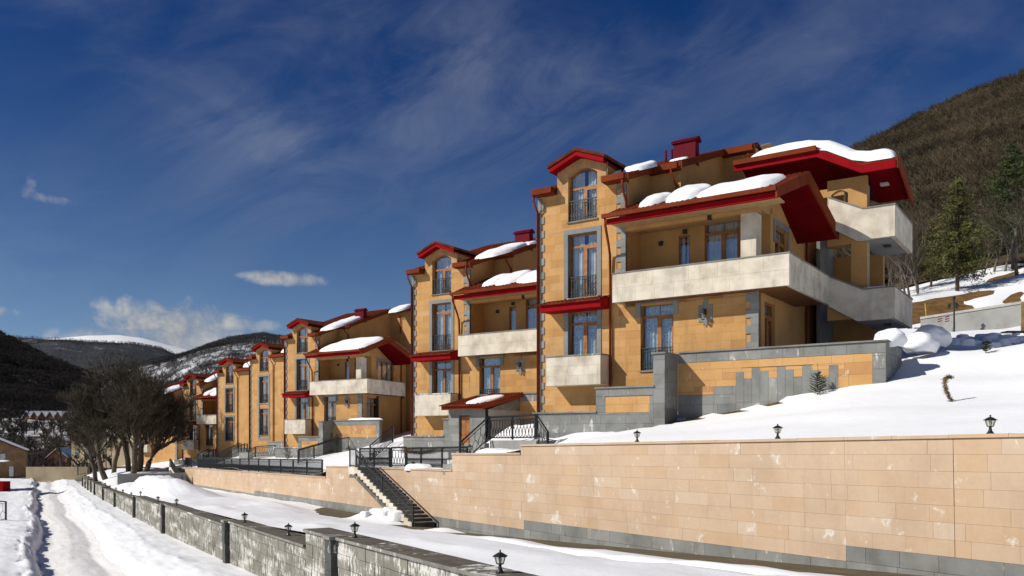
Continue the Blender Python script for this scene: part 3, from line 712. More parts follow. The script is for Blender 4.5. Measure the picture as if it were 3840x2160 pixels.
w_.box(9.92, 12.6, 9.0, 9.25, 2.2, 8.3).box(9.7, 9.92, 6.65, 9.2, 2.2, 9.0).box(7.3, 11.2, 7.74, 7.99, 8.5, 12.0)
w_.build('stair_wall', 'tuff_shade_wall', st)
MB(Tz).box(10.3, 10.45, 6.65, 8.9, 2.2, 8.9).box(12.6, 12.72, 5.37, 5.6, 4.9, 10.4).build('quoin_strip', 'basalt', st)
# roof over the stair: flat gutter, falling rake, landing gable
prof = [(7.55, 11.78), (11.02, 11.78), (12.76, 10.82), (14.02, 10.82)]
def sheet(off0, off1, dA, zA, dB, zB, m, name, par, s1=None):
    b = MB(Tz)
    P = [(s, z) for s, z in prof] if s1 is None else s1
    for (a, z), (a2, z2) in zip(P, P[1:]):
        q0 = [(a, dA, z+zA+off0), (a2, dA, z2+zA+off0), (a2, dA, z2+zA+off1), (a, dA, z+zA+off1)]
        q1 = [(a, dB, z+zB+off0), (a2, dB, z2+zB+off0), (a2, dB, z2+zB+off1), (a, dB, z+zB+off1)]
        b.loft(q0, q1)
    return b.build(name, m, par)
rb = sheet(.0, .12, 3.95, .0, 4.50, .20, 'tile_brown', 'stair_roof', st)
sheet(.0, .12, 4.50, .20, 7.35, -.72, 'tile_brown', 'roof_slab', rb)
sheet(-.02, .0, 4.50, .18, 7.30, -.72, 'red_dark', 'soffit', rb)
sheet(-.30, .02, 3.90, .0, 3.98, .0, 'red_paint', 'fascia', rb)
sheet(-.06, .14, 3.76, .0, 3.90, .0, 'rust_metal', 'gutter', rb, prof[:2])
MB(Tz).ext_s([(3.95, 10.50), (4.5, 10.66), (7.35, 9.78), (7.35, 10.22), (4.5, 11.14), (3.95, 10.94)], 14.02, 14.09).build('verge_board', 'rust_metal', rb)
MB(Tz).box(13.2, 13.5, 5.2, 5.5, 10.28, 10.36).build('ceiling_lamp', 'metal_grey', rb)
for x in (4.55, 4.85): MB(Tz).tube([(x-.25, 4.05, 12.2), (x-.25, 4.05, 13.05)], .06, 8).build('vent_pipe', 'maroon', o, smooth=True)
# ================================================================ garden walls, porch
def frame_thing(name, label, cat, H, group=None):
    o = H['o']; return thing(name, label, cat, o.location, -ANG, group)
TEETH = [(9.32, 9.62, 2.44), (9.62, 9.92, 2.19), (9.92, 10.23, 2.58), (10.23, 10.54, 2.44), (10.54, 10.86, 2.19), (10.86, 11.16, 2.57), (11.16, 11.46, 2.45), (11.46, 11.76, 2.16), (11.76, 12.07, 2.57), (12.07, 12.38, 2.39), (12.38, 12.69, 2.14), (12.69, 13.0, 2.55)]
def garden_wall(H, label, rng, s_end=14.56, full=True, s_low=1.07, bottom=-.9):
    g = frame_thing('garden_wall', label, 'wall', H, 'grey and orange garden walls below the houses'); Tz = lambda s, d, z: (s, d, z-ZB)
    def blk(name, m, a0, a1, d0, d1, z0, z1, p=g): return block(name, m, p, a0, a1, d0, d1, z0-ZB, z1-ZB)
    c = MB(Tz).box(s_low+.02, 4.0, -1.98, -1.70, bottom, .98).box(4.02, 6.5, -1.98, -1.70, bottom, 1.93).box(6.52, 6.96, -1.98, -.78, bottom, 3.18)
    c.box(6.99, s_end-.02, -.78, -.5, bottom, 3.27)
    if full: c.box(s_end-.30, s_end-.02, -.499, 2.2, bottom, 3.27)
    core = c.build('wall_core', 'mortar_grey', g)
    panel = (4.44, 6.35, .97, 1.59)
    for r, hs in (((s_low, 4.01, bottom, .98), []), ((4.01, 6.5, bottom, 1.93), [panel])):
        for q in course_stones(r, hs, .36, .6, 1.15, rng, .008, z_start=bottom): blk('stone', 'basalt_worn', q[0], q[1], -2.0, -1.965, q[2], q[3])
    for q in course_stones(panel, [], .32, .6, .9, rng, .006): blk('stone', 'tuff_worn', q[0], q[1], -1.995, -1.965, q[2], q[3])
    for q in course_stones((6.5, 6.98, bottom, 3.18), [], .55, 2, 3, rng, .008): blk('stone', 'basalt_worn', q[0], q[1], -2.0, -1.965, q[2], q[3])
    z = bottom
    while z < 3.15:
        z1 = min(z+.5, 3.18); blk('stone', 'basalt_worn', 6.955, 6.985, -1.963, -.79, z+.004, z1-.004); z += .5
    grey = [(6.99, 8.43, bottom, 1.63), (8.43, 9.32, bottom, 1.93)] + [(a, b, bottom, t_) for a, b, t_ in TEETH if b <= s_end] + [(s_end-.43, s_end, bottom, 3.27), (6.99, s_end, 2.89, 3.27)]
    for (a0, a1, b0, b1) in grey[2:2+len(TEETH)] if full else []:
        blk('stone', 'basalt_worn', a0+.004, a1-.004, -.80, -.765, 1.3, b1); blk('stone', 'basalt_worn', a0+.004, a1-.004, -.80, -.765, .5, 1.292)
    for r in (grey[:2] if full else [(6.99, s_end, bottom, 1.9)]) + [(6.99, s_end, 2.89, 3.27)]:
        for q in course_stones(r, [], .36, .7, 1.3, rng, .008, z_start=r[2]): blk('stone', 'basalt_worn', q[0], q[1], -.80, -.765, q[2], q[3])
    for q in course_stones((s_end-.43, s_end, 1.0, 2.885), [], .45, 2, 3, rng, .008): blk('stone', 'basalt_worn', q[0], q[1], -.80, -.765, q[2], q[3])
    for q in course_stones((6.99, s_end-.43, .5, 2.885), grey if full else [(6.99, s_end, bottom, 1.9)], .42, .7, 1.2, rng, .006): blk('stone', 'tuff_worn', q[0], q[1], -.795, -.765, q[2], q[3])
    if full:
        z = 1.2
        while z < 3.2:
            z1 = min(z+.42, 3.27)
            for i in range(3): blk('stone', 'basalt_worn', s_end-.03, s_end, -.763+i*.95, -.763+(i+1)*.95-.008, z+.004, z1-.004)
            z += .42
    cp = MB(Tz).box(s_low-.05, 4.05, -2.06, -1.66, .98, 1.04).box(3.96, 6.55, -2.06, -1.66, 1.93, 1.99).box(6.44, 7.04, -2.06, -.72, 3.18, 3.24).box(7.041, s_end+.06, -.86, -.44, 3.27, 3.33)
    if full: cp.box(s_end-.36, s_end+.06, -.44, 2.26, 3.272, 3.33)
    cp.build('coping', 'coping_grey', g)
    return g
rg = random.Random(21)
garden_wall(HOUSES['one'], 'grey and orange stone garden wall with a stepped pattern above the snow slope', rg)
garden_wall(HOUSES['two'], 'weathered grey garden wall behind the porch with the wooden door', rg, s_end=9.9, full=False, bottom=-1.4)
garden_wall(HOUSES['three'], 'weathered garden wall below the house with the wide snowy gable', rg, s_end=12.2, full=False, bottom=-1.4)
for key, a, b, top, lab in (('four', .2, 8.5, 1.5, 'low grey stone wall at the foot of the flat-fronted house'), ('five', .5, 8.5, 1.4, 'low grey stone wall at the foot of the narrow house'), ('six', .3, 9.5, 1.4, 'low grey stone wall under the small pale balcony near the trees')):
    g = frame_thing('garden_wall', lab, 'wall', HOUSES[key], 'grey and orange garden walls below the houses')
    MB(lambda s, d, z: (s, d, z-ZB)).box(a, b*.55, -1.5, -1.2, -1.5, top-.6).box(b*.55+.01, b, -1.5, -.3, -1.5, top+.5).build('wall_core', 'basalt_worn', g)
    MB(lambda s, d, z: (s, d, z-ZB)).box(a-.05, b*.55, -1.55, -1.15, top-.6, top-.54).box(b*.55+.01, b+.05, -1.55, -.25, top+.5, top+.56).build('coping', 'coping_grey', g)

# porch of the second house
H2 = HOUSES['two']; pz = .95
p = frame_thing('entrance_porch', 'grey stone entrance porch with brown wooden door and red tiled lean-to roof', 'porch', H2)
Tp = lambda s, d, z: (s, d, z+pz-ZB)           # heights given in the scene's own numbers
b = MB(Tp)
for (a0, a1, b0, b1) in sub_rects((5.98, 8.33, -2.0, 1.42), [(6.66, 7.36, -1.6, 1.12)]): b.box(a0, a1, -3.98, -3.72, b0, b1)
b.ext_s([(-3.72, -2.0), (-.75, -2.0), (-.75, 2.12), (-3.72, 1.42)], 8.07, 8.31); b.ext_s([(-3.72, -2.0), (-.75, -2.0), (-.75, 2.12), (-3.72, 1.42)], 5.98, 6.2)
wl = b.build('porch_wall', 'mortar_grey', p)
for q in course_stones((5.98, 8.33, -1.9, 1.42), [(6.66, 7.36, -1.6, 1.12)], .42, .6, 1.0, rg, .006): block('stone', 'basalt', wl, q[0], q[1], -4.0, -3.975, q[2]+pz-ZB, q[3]+pz-ZB)
z = -1.9
while z < 1.3:
    for i in range(4): block('stone', 'basalt', wl, 8.308, 8.33, -3.97+i*.8, -3.97+(i+1)*.8-.006, z+.003+pz-ZB, min(z+.42, 1.42)-.003+pz-ZB)
    z += .42
dr = MB(Tp).box(6.70, 7.34, -3.86, -3.80, -1.6, 1.08).box(6.72, 7.0, -3.875, -3.859, .1, .95).box(7.06, 7.32, -3.875, -3.859, .1, .95).box(6.72, 7.32, -3.875, -3.859, -1.3, -.2).build('door', 'wood', p)
MB(Tp).tube([(6.78, -3.92, -.32), (6.78, -3.92, -.08)], .02, 6).box(6.75, 6.81, -3.885, -3.874, -.45, .05).build('handle', 'brass', dr)
rf = MB(Tp).ext_s([(-4.42, 1.40), (-.75, 2.16), (-.75, 2.36), (-4.42, 1.62)], 5.84, 8.52).build('porch_roof', 'rust_metal', p)
tiles(MB(Tp), 5.78, 8.56, -4.55, 1.60, -.75, 2.37, step=.32).build('roof_tiles', 'tile', rf)

# ================================================================ lanterns
def make_lantern():
    L = thing('wall_lantern', '', 'lantern', (0, 0, 0))
    MB().lathe([(.075, 0), (.075, .015), (.058, .03), (.035, .07), (.026, .11), (.026, .135), (.05, .15)], 10).build('base', 'iron', L, smooth=False)
    cg = MB(); n = 6
    for j in range(n):
        a = 2*math.pi*(j+.5)/n; c_, s_ = math.cos(a), math.sin(a)
        cg.tube([(.062*c_, .062*s_, .15), (.10*c_, .10*s_, .275)], .0055, 4)
        a2 = 2*math.pi*(j+1.5)/n
        cg.tube([(.062*c_, .062*s_, .152), (.062*math.cos(a2), .062*math.sin(a2), .152)], .006, 4).tube([(.10*c_, .10*s_, .275), (.10*math.cos(a2), .10*math.sin(a2), .275)], .006, 4)
    cg.build('cage', 'iron', L)
    pm = MB()
    a, a2 = math.pi/n, 3*math.pi/n
    pm.quad((.060*math.cos(a), .060*math.sin(a), .155), (.060*math.cos(a2), .060*math.sin(a2), .155), (.097*math.cos(a2), .097*math.sin(a2), .272), (.097*math.cos(a), .097*math.sin(a), .272))
    me = pm.mesh('pane'); me.materials.append(MATS['lamp_glass'])
    for j in range(n):
        q = link('pane', me, L); q.rotation_euler = (0, 0, 2*math.pi*j/n)
    MB().lathe([(.02, .15), (.022, .19), (.032, .215), (.028, .245), (.012, .26)], 8).build('bulb', 'lamp_bulb', L, smooth=True)
    MB().lathe([(.135, .272), (.137, .280), (.06, .325), (.02, .343), (.014, .355), (.02, .368), (.008, .385)], 6, rot=math.pi/6).build('cap', 'iron', L)
    return L
LANT = make_lantern(); LANT_USED = [False]
def lantern(loc, label, group, rot=0.0, scale=1.0):
    o = LANT if not LANT_USED[0] else copy_tree(LANT); LANT_USED[0] = True
    o.location = loc; o.rotation_euler = (0, 0, rot); o.scale = (scale,)*3
    o['label'] = label; o['group'] = group; o['category'] = 'lantern'
    return o

# ================================================================ upper retaining wall (pink stone)
WK = 1.1573; WSL = -.0218
PX_ = lambda Y: 18.43 - .5823*Y
WDIR = Vector((-.5823, 1, WSL)).normalized(); WN = Vector((.8642, .5032, 0)).normalized()     # along the wall; into the bank
def wall_z(Y, h): return .04 + WSL*(Y-15) + h
YA = 11.0
rw = thing('retaining_wall', 'long pink sandstone retaining wall with grey plinth and white salt stains', 'wall', (PX_(YA), YA, wall_z(YA, 0)))
ex, ez = WDIR, Vector((0, 0, 1)); ex = Vector((WDIR.x, WDIR.y, WDIR.z)).normalized()
ey = WN.copy(); ezz = ex.cross(ey) * -1
if ezz.z < 0: ezz = -ezz
rw.rotation_euler = Matrix((ex, ey, ezz)).transposed().to_euler() if Matrix((ex, ey, ezz)).determinant() > 0 else Matrix((ex, -ey, ezz)).transposed().to_euler()
SGN = 1.0 if Matrix((ex, ey, ezz)).determinant() > 0 else -1.0     # local y sign that points into the bank
def wt(Y): return (Y-YA)*WK                                          # metres along the wall
def wy(a, b): return (min(SGN*a, SGN*b), max(SGN*a, SGN*b))
CH = .3376
SEG = [(YA, 31.1, 0.0), (31.1, 36.0, -.30), (36.0, 50.65, -1.0), (50.65, 93.0, -1.66)]
PLN = [(YA, 18.95, -2.36), (18.95, 30.95, -2.70), (30.95, 66, -3.04), (66, 93.0, -3.30)]
core = MB()
for Y0, Y1, h in SEG: core.box(wt(Y0), wt(Y1), *wy(.03, .45), -4.6, h-.02)
cor = core.build('wall_core', 'mortar_pink', rw)
stones = []
rg = random.Random(31)
for Y0, Y1, h in SEG:
    for P0, P1, ph in PLN:
        a, b_ = max(Y0, P0), min(Y1, P1)
        if b_ <= a: continue
        k0 = -14*CH
        r = (wt(a), wt(b_), ph, h-.0)
        cuts = [r] if not (a < 16.75 < b_) else [(r[0], wt(16.75), r[2], r[3]), (wt(16.75)+.009, r[1], r[2], r[3])]
        for rr in cuts:
            stones += [(q, 'pink_stone') for q in course_stones(rr, [], CH, .55, 1.5, rg, .0035, z_start=k0)]
        stones += [(q, 'basalt_worn') for q in course_stones((wt(a), wt(b_), -4.4, ph), [], .34, .8, 1.3, rg, .008, z_start=ph-.34*4) if q[3] > -3.9]
stones.sort(key=lambda s_: (s_[0][0] + 7))
def is_in(q): return wt(15.2) < q[1]
vis = [s_ for s_ in stones if is_in(s_[0])]; far = vis[290:]; near = vis[:290]
for q, m in near:
    y = wy(-.005*rg.random(), .05); block('stone', m, rw, q[0], q[1], y[0], y[1], q[2], q[3])
for m in ('pink_stone', 'basalt_worn'):
    b = MB()
    for q, mm in far + [s_ for s_ in stones if not is_in(s_[0])]:
        if mm == m: y = wy(-.005*rg.random(), .05); b.box(q[0], q[1], y[0], y[1], q[2], q[3])
    b.build('stone_facing', m, rw, kind='stuff')
for Y0, Y1, h in SEG:                                                 # coping slabs
    x = wt(Y0)
    while x < wt(Y1)-.05:
        x1 = min(x+rg.uniform(1.1, 1.5), wt(Y1)); y = wy(-.045, .48); dz_ = rg.uniform(-.004, .004)
        block('coping_slab', 'pink_stone', rw, x+.003, x1-.003, y[0], y[1], h-.018, h+.05+dz_); x = x1
for u_, Y, lab in ((3700, 16.17, 'black lantern on the pink wall coping nearest the bent conifer'), (2899, 20.7, 'black lantern on the pink wall coping below the stepped garden wall'), (2378, 25.4, 'black lantern on the pink wall coping below the small pale balcony'), (2008, 30.22, 'black lantern on the pink wall coping where its top steps down')):
    lantern((PX_(Y)+.10, Y+.06, wall_z(Y, .05)), lab, 'lanterns on the pink wall', .3+Y, .95)
for Y, h, lab in ((34.9, -.25, 'black lantern on the pink wall coping in front of the porch stair'), (39.9, -.95, 'black lantern in the snow heap beside the iron fence'), (51.9, -1.6, 'black lantern at the end of the long iron fence')):
    lantern((PX_(Y)+.16, Y+.1, wall_z(Y, h)), lab, 'lanterns on the pink wall', Y, .95)

# ================================================================ lower boundary wall (grey blocks, slate pillars)
LX = lambda Y: 7.055 - .5613*Y
LSL = -.026; LK = math.hypot(.5613, 1)
def lw_z(Y, h): return -2.15 + LSL*(Y-13.66) + h
LA = 7.0
lwt = thing('boundary_wall', 'low grey block wall with slate pillars and white streaks along the road', 'wall', (LX(LA), LA, lw_z(LA, 0)))
ldir = Vector((-.5613, 1, LSL)).normalized(); ln = Vector((1, .5613, 0)).normalized(); lz = ldir.cross(ln)
if lz.z < 0: lz = -lz
M3 = Matrix((ldir, ln, lz)); LS = 1.0
if M3.determinant() < 0: M3 = Matrix((ldir, -ln, lz)); LS = -1.0
lwt.rotation_euler = M3.transposed().to_euler()
def lt(Y): return (Y-LA)*LK
def ly(a, b): return (min(LS*a, LS*b), max(LS*a, LS*b))
LSEG = [(LA, 22.1, 0.0), (22.1, 30.9, -.41), (30.9, 46.0, -.58), (46.0, 59.2, -.73), (59.2, 73.5, -1.02), (73.5, 86, -1.05), (86, 98, -.95), (98, 110, -.85), (110, 124, -.75)]
core = MB(); sts = []
for Y0, Y1, h in LSEG:
    core.box(lt(Y0), lt(Y1), *ly(.03, .55), -3.6, h-.07)
    sts += course_stones((lt(Y0), lt(Y1), -3.4, h-.07), [], .31, .42, .75, rg, .010, z_start=h-.07-.31*10)
core.build('wall_core', 'mortar_grey', lwt)
sts.sort(key=lambda q: q[0]); sts = [q for q in sts if q[3] > (-2.1 if q[0] < lt(40) else -2.6)]
see = [q for q in sts if q[1] > lt(13.2)]
b = MB()
for i, q in enumerate(see):
    y = ly(-.02*rg.random(), .06)
    if i < 290: block('stone', 'grey_block', lwt, q[0], q[1], y[0], y[1], q[2], q[3])
    else: b.box(q[0], q[1], y[0], y[1], q[2], q[3])
b.build('stone_facing', 'grey_block', lwt, kind='stuff')
for Y0, Y1, h in LSEG:
    x = lt(Y0)
    while x < lt(Y1)-.05:
        x1 = min(x+rg.uniform(1.2, 1.7), lt(Y1)); y = ly(-.07, .62)
        block('coping_slab', 'coping_dark', lwt, x+.003, x1-.003, y[0], y[1], h-.07, h); 
        block('coping_edge', 'coping_grey', lwt, x+.003, x1-.003, *ly(-.078, -.0705), h-.068, h-.004); x = x1
for Yp, h in ((20.0, 0.0), (30.9, -.41), (46.0, -.58), (59.2, -.73), (73.5, -1.02), (86, -.95), (98, -.85), (104, -.85), (110, -.75), (116, -.75), (122, -.75)):
    x = lt(Yp); z = -2.9; k = 0
    while z < h-.07:
        z1 = min(z+.42, h-.065); e = rg.uniform(0, .03)
        y = ly(-.16-e, .1); block('pillar_stone', 'slate_block', lwt, x-.24-e/2, x+.24+e/2, y[0], y[1], z+.004, z1-.004); z += .42
    y = ly(-.22, .2); block('pillar_cap', 'coping_grey', lwt, x-.30, x+.30, y[0], y[1], h-.066, h+.012)
us = [(1822, 0), (1290, 1), (1048, 2), (889, 3), (642, 4), (575, 5), (512, 6), (478, 7), (448, 8), (423, 9), (401, 10), (384, 11), (369, 12), (344, 13), (324, 14), (308, 15)]
for u_, i in us:
    k = (u_-CX)/F_PX; Y = 7.055/(k+.5613)
    if Y > 123: Y = 122.5
    h = [s_[2] for s_ in LSEG if s_[0] <= Y < s_[1]][0]
    lab = ['lantern on the grey road wall, large, on its highest section', 'lantern on the grey road wall beside a slate pillar and the highest section', 'lantern on the grey road wall just below the step in its coping', 'lantern at the slate pillar beyond the step in the grey road wall'][i] if i < 4 else 'small lantern in the receding row on the grey road wall'
    lantern((LX(Y)+.22, Y+.14, lw_z(Y, h)), lab, 'lanterns on the grey road wall', Y*.7, .96)

# ================================================================ iron fences and stairs
def fence(label, pts, h=1.0, step=.115, fancy=True, group='black iron fences', name='iron_fence', zig=True, lift=.08):
    f = thing(name, label, 'fence', pts[0], group=group); P0 = Vector(pts[0])
    for p in pts:
        q = Vector(p)-P0; MB().box(q.x-.045, q.x+.045, q.y-.045, q.y+.045, q.z, q.z+h+.02).build('post', 'iron', f)
    for a, b_ in zip(pts, pts[1:]):
        a, b_ = Vector(a)-P0, Vector(b_)-P0; L = (b_-a).length; up = Vector((0, 0, 1))
        r = MB(); r.tube([a+up*h, b_+up*h], .042, 4).tube([a+up*lift, b_+up*lift], .026, 4)
        if fancy: r.tube([a+up*(h-.15), b_+up*(h-.15)], .018, 4)
        r.build('rail', 'iron', f)
        n = max(2, int(L/step)); k = MB()
        for i in range(n):
            p = a+(b_-a)*((i+.5)/n); e = (b_-a)*(.5/n)
            if not fancy: k.tube([p+up*lift, p+up*h], .016, 3, caps=False); continue
            k.tube([p+up*(h*.52), p+up*(h-.15)], .016, 3, caps=False)
            oz = [(-1, .20), (-.92, .30), (-.92, .40), (-1, .50)]
            for sgn in (-.82, .82):
                k.tube([p+up*(lift+.01), p+e*sgn*.8+up*(h*.17), p+e*sgn+up*(h*.30), p+e*sgn*.8+up*(h*.43), p+up*(h*.54)], .016, 3, caps=False)
            if zig: k.tube([p-e+up*(h-.15), p+up*(h-.01)], .008, 3, caps=False).tube([p+e+up*(h-.15), p+up*(h-.01)], .008, 3, caps=False)
        k.build('pickets', 'iron', f, kind='stuff')
    return f
def wp(Y, off, h): return (PX_(Y)+off*WN.x, Y+off*WN.y, wall_z(Y, h))
# fences along the top of the pink wall
fence('black iron fence panel between the wall stair and the taller pink wall', [wp(Y, .75, -1.0+.02) for Y in (36.05, 38.2, 40.2, 41.7)], .98)
fence('black iron gate panel beside the thick post above the wall stair', [wp(41.8, .75, -.95), wp(43.4, .75, -.95)], 1.0, .34)
fence('black iron fence around the landing left of the wall stair', [wp(43.5, .7, -.95), wp(45.4, .7, -.95), wp(47.3, .7, -.95)], .98)
LNG = [52.2 + i*2.75 for i in range(14)]
fence('long black iron fence with many posts on the lower pink wall', [wp(Y, .35, -1.62) for Y in LNG], 1.0, .14)
fence('black iron fence at the head of the far wall stair', [wp(91.5, .4, -1.6), wp(96, .9, -1.6), wp(101, 1.6, -1.6)], 1.0, .16)
# stair down the face of the pink wall
def wall_stair(label, Yt, Yb, ztop, zbot, n, flabel):
    a = Vector((PX_(Yt), Yt, 0)) - WN*.0; b_ = Vector((PX_(Yb), Yb, 0)); dr_ = (b_-a); L = dr_.length; d = dr_.normalized(); out = -Vector((WN.x, WN.y, 0))
    ang = math.atan2(d.y, d.x)
    S = thing('wall_stair', label, 'stairs', (a.x, a.y, zbot), ang)
    sy = 1 if Vector((-math.sin(ang), math.cos(ang), 0)).dot(out) > 0 else -1
    W = 1.15; yy = lambda p, q: (min(sy*p, sy*q), max(sy*p, sy*q))
    H = ztop-zbot; rise = H/n; run = L/n
    for i in range(n):
        z1 = H - i*rise; y = yy(.07, W-.16)
        block('step', 'coping_dark', S, i*run, (i+1)*run+.03, y[0], y[1], max(z1-rise*1.5, -.2), z1-.0)
        y2 = yy(.07, W-.155); block('tread', 'coping_grey', S, i*run-.0, (i+1)*run+.055, y2[0], y2[1], z1+.001, z1+.03)
    st_ = MB(); y = yy(W-.15, W)
    prof_ = [(-.9, H-.35), (-.9, H+.05)]
    up_ = [(-.9, H+.05)] + [q for i in range(n) for q in ((i*run, H-i*rise+.05), ((i+1)*run, H-i*rise+.05))]
    for i in range(n):
        st_.box(i*run, (i+1)*run-.0, y[0], y[1], H-i*rise-rise*1.9, H-i*rise+.05)
    st_.box(-.95, -.002, y[0], y[1], H-.32, H+.05)
    st_.build('stringer', 'travertine', S)
    un = MB(); y3 = yy(.08, W-.02)
    un.loft([(-.95, y3[0], H-.50), (-.95, y3[1], H-.50), (-.95, y3[1], H-.325), (-.95, y3[0], H-.325)], [(.0, y3[0], H-.50), (.0, y3[1], H-.50), (.0, y3[1], H-.325), (.0, y3[0], H-.325)])
    un.loft([(0, y3[0], H-.52), (0, y3[1], H-.52), (0, y3[1], H-.345), (0, y3[0], H-.345)], [(L, y3[0], -.52), (L, y3[1], -.52), (L, y3[1], -.345), (L, y3[0], -.345)])
    un.build('soffit_beam', 'coping_dark', S)
    block('landing', 'coping_grey', S, -.95, -.003, *yy(.07, W-.16), H-.31, H+.03)
    rl = MB(); yr = sy*(W-.07); hh = .95
    rl.tube([(-.9, yr, H+hh), (0, yr, H+hh), (L, yr, hh), (L+.05, yr, hh)], .042, 4).tube([(-.9, yr, H+.12), (0, yr, H+.12), (L, yr, .12)], .025, 4)
    for x, z in ((-.9, H), (0, H), (L*.5, H*.5), (L, 0)): rl.box(x-.03, x+.03, yr-.03, yr+.03, z, z+hh)
    rl.build('handrail', 'iron', S)
    pk = MB(); m = int(L/.13)
    for i in range(m):
        x = L*(i+.5)/m; z = H*(1-x/L); e = L/m*.42
        for sg in (-1, 1): pk.tube([(x, yr, z+.12), (x+sg*e, yr, z+.32), (x+sg*e, yr, z+.55), (x, yr, z+.78)], .017, 3, caps=False)
        pk.tube([(x, yr, z+.6), (x, yr, z+hh)], .017, 3, caps=False)
    for i in range(7): pk.tube([(-.85+i*.13, yr, H+.1), (-.85+i*.13, yr, H+hh)], .010, 3, caps=False)
    pk.build('pickets', 'iron', S, kind='stuff')
    return S
wall_stair('stone stair with black iron handrail down the face of the pink wall', 43.6, 37.4, wall_z(43.6, -.98), -3.86, 17, '')
wall_stair('far stone stair with iron handrail at the end of the pink wall', 95.0, 88.6, wall_z(95, -1.66), -5.0, 14, '')
# stair and landing railing in front of the porch
A = Vector((-2.16, 35.55, -1.22)); B_ = Vector((-.98, 36.6, -.10)); C_ = Vector((.02, 35.1, -.10)); E_ = Vector((.93, 33.8, -.07)); G_ = Vector((1.45, 34.3, -.75))
fence('black iron stair railing climbing to the landing below the porch', [A, B_], 1.0, .36, group='porch railings', zig=False)
fence('black iron landing railing of two panels between porch and snow slope', [B_ + Vector((.04, -.05, 0)), C_, E_], .97, .2, group='porch railings')
fence('black iron railing falling to the snow beside the grey wall', [E_ + Vector((.05, .05, 0)), G_], .97, .2, group='porch railings', zig=False)
ps = thing('porch_stair', 'grey stone steps and landing below the porch railing', 'stairs', (A.x, A.y, -1.3), math.atan2(B_.y-A.y, B_.x-A.x))
for i in range(6):
    block('step', 'concrete', ps, .15+i*.24, .15+(i+1)*.24+.03, .05, 1.4, -.3, .15+i*.18)
land = MB().ext_z([(-.95, 36.5), (.0, 35.0), (.95, 33.7), (2.2, 35.2), (.4, 37.4)], -1.0, -.13)
tag(land.build('landing', 'concrete'), 'grey concrete landing slab behind the two-panel iron railing', 'landing')
# plainer railings further along the path
def rail_run(label, pts, **k): return fence(label, pts, group='railings on the garden stairs', **k)
def gp(u, v, Y): return px(u, v, Y)
rail_run('plain picket handrail up the snowy garden stair by the young firs', [gp(1118, 1738, 64), gp(1178, 1720, 66), gp(1263, 1694, 69.0), gp(1328, 1680, 71)], h=.98, step=.16, fancy=False)
rail_run('second plain picket handrail along the snowy garden stair', [gp(1121, 1732, 66.5), gp(1264, 1688, 72), gp(1329, 1686, 72.3)], h=.98, step=.18, fancy=False)
rail_run('ornate handrail climbing past the dark landing left of the porch', [gp(1388, 1735, 50.5), gp(1473, 1660, 54)], h=1.02, step=.2, zig=False)
rail_run('ornate railing rising to the flat-fronted house', [gp(932, 1728, 80), gp(958, 1714, 82), gp(1032, 1709, 81)], h=1.0, step=.2)
rail_run('ornate stair handrail below the narrow house', [gp(834, 1728, 89), gp(894, 1698, 92), gp(905, 1699, 92.3)], h=1.0, step=.2)
rail_run('second ornate stair handrail below the narrow house', [gp(856, 1728, 91), gp(916, 1698, 94), gp(928, 1699, 94)], h=1.0, step=.2)
rail_run('ornate stair handrail below the house with the red canopy', [gp(742, 1733, 100), gp(783, 1714, 103)], h=1.0, step=.2)
rail_run('second ornate stair handrail below the house with the red canopy', [gp(762, 1733, 102), gp(800, 1716, 105), gp(808, 1717, 105)], h=1.0, step=.2)
# ================================================================ ground
def tab(pairs):
    xs = [p[0] for p in pairs]; ys = [p[1] for p in pairs]; return lambda x: float(np.interp(x, xs, ys))
def grid_mesh(name, m, rows, cols, fn, kind='structure', smooth=True):
    v = []; f = []
    for i in range(rows):
        for j in range(cols): v.append(tuple(fn(i/(rows-1), j/(cols-1))))
    for i in range(rows-1):
        for j in range(cols-1): a = i*cols+j; f.append((a, a+1, a+cols+1, a+cols))
    me = bpy.data.meshes.new(name); me.from_pydata(v, [], f)
    if smooth: me.polygons.foreach_set('use_smooth', [True]*len(me.polygons))
    me.materials.append(MATS[m]); me.update()
    # faces up
    if len(me.polygons) and sum(p.normal.z for p in me.polygons) < 0: me.flip_normals()
    return link(name, me, None, kind)
class RBF:
    def __init__(s, pts):
        s.p = np.array([(p[0], p[1]) for p in pts], float); z = np.array([p[2] for p in pts], float); n = len(pts)
        r = np.hypot(s.p[:, None, 0]-s.p[None, :, 0], s.p[:, None, 1]-s.p[None, :, 1])
        A = np.zeros((n+3, n+3)); A[:n, :n] = r + np.eye(n)*.02; A[:n, n] = 1; A[:n, n+1:] = s.p; A[n, :n] = 1; A[n+1:, :n] = s.p.T
        s.w = np.linalg.solve(A, np.concatenate([z, [0, 0, 0]]))
    def __call__(s, x, y):
        r = np.hypot(s.p[:, 0]-x, s.p[:, 1]-y); n = len(r)
        return float(r @ s.w[:n] + s.w[n] + s.w[n+1]*x + s.w[n+2]*y)
def bump(x, y, cx, cy, rx, ry, ang=0.0):
    c_, s_ = math.cos(ang), math.sin(ang); a = ((x-cx)*c_+(y-cy)*s_)/rx; b_ = (-(x-cx)*s_+(y-cy)*c_)/ry
    r = a*a+b_*b_; return math.exp(-r*1.4)
def lerp(a, b, t_): return a+(b-a)*t_
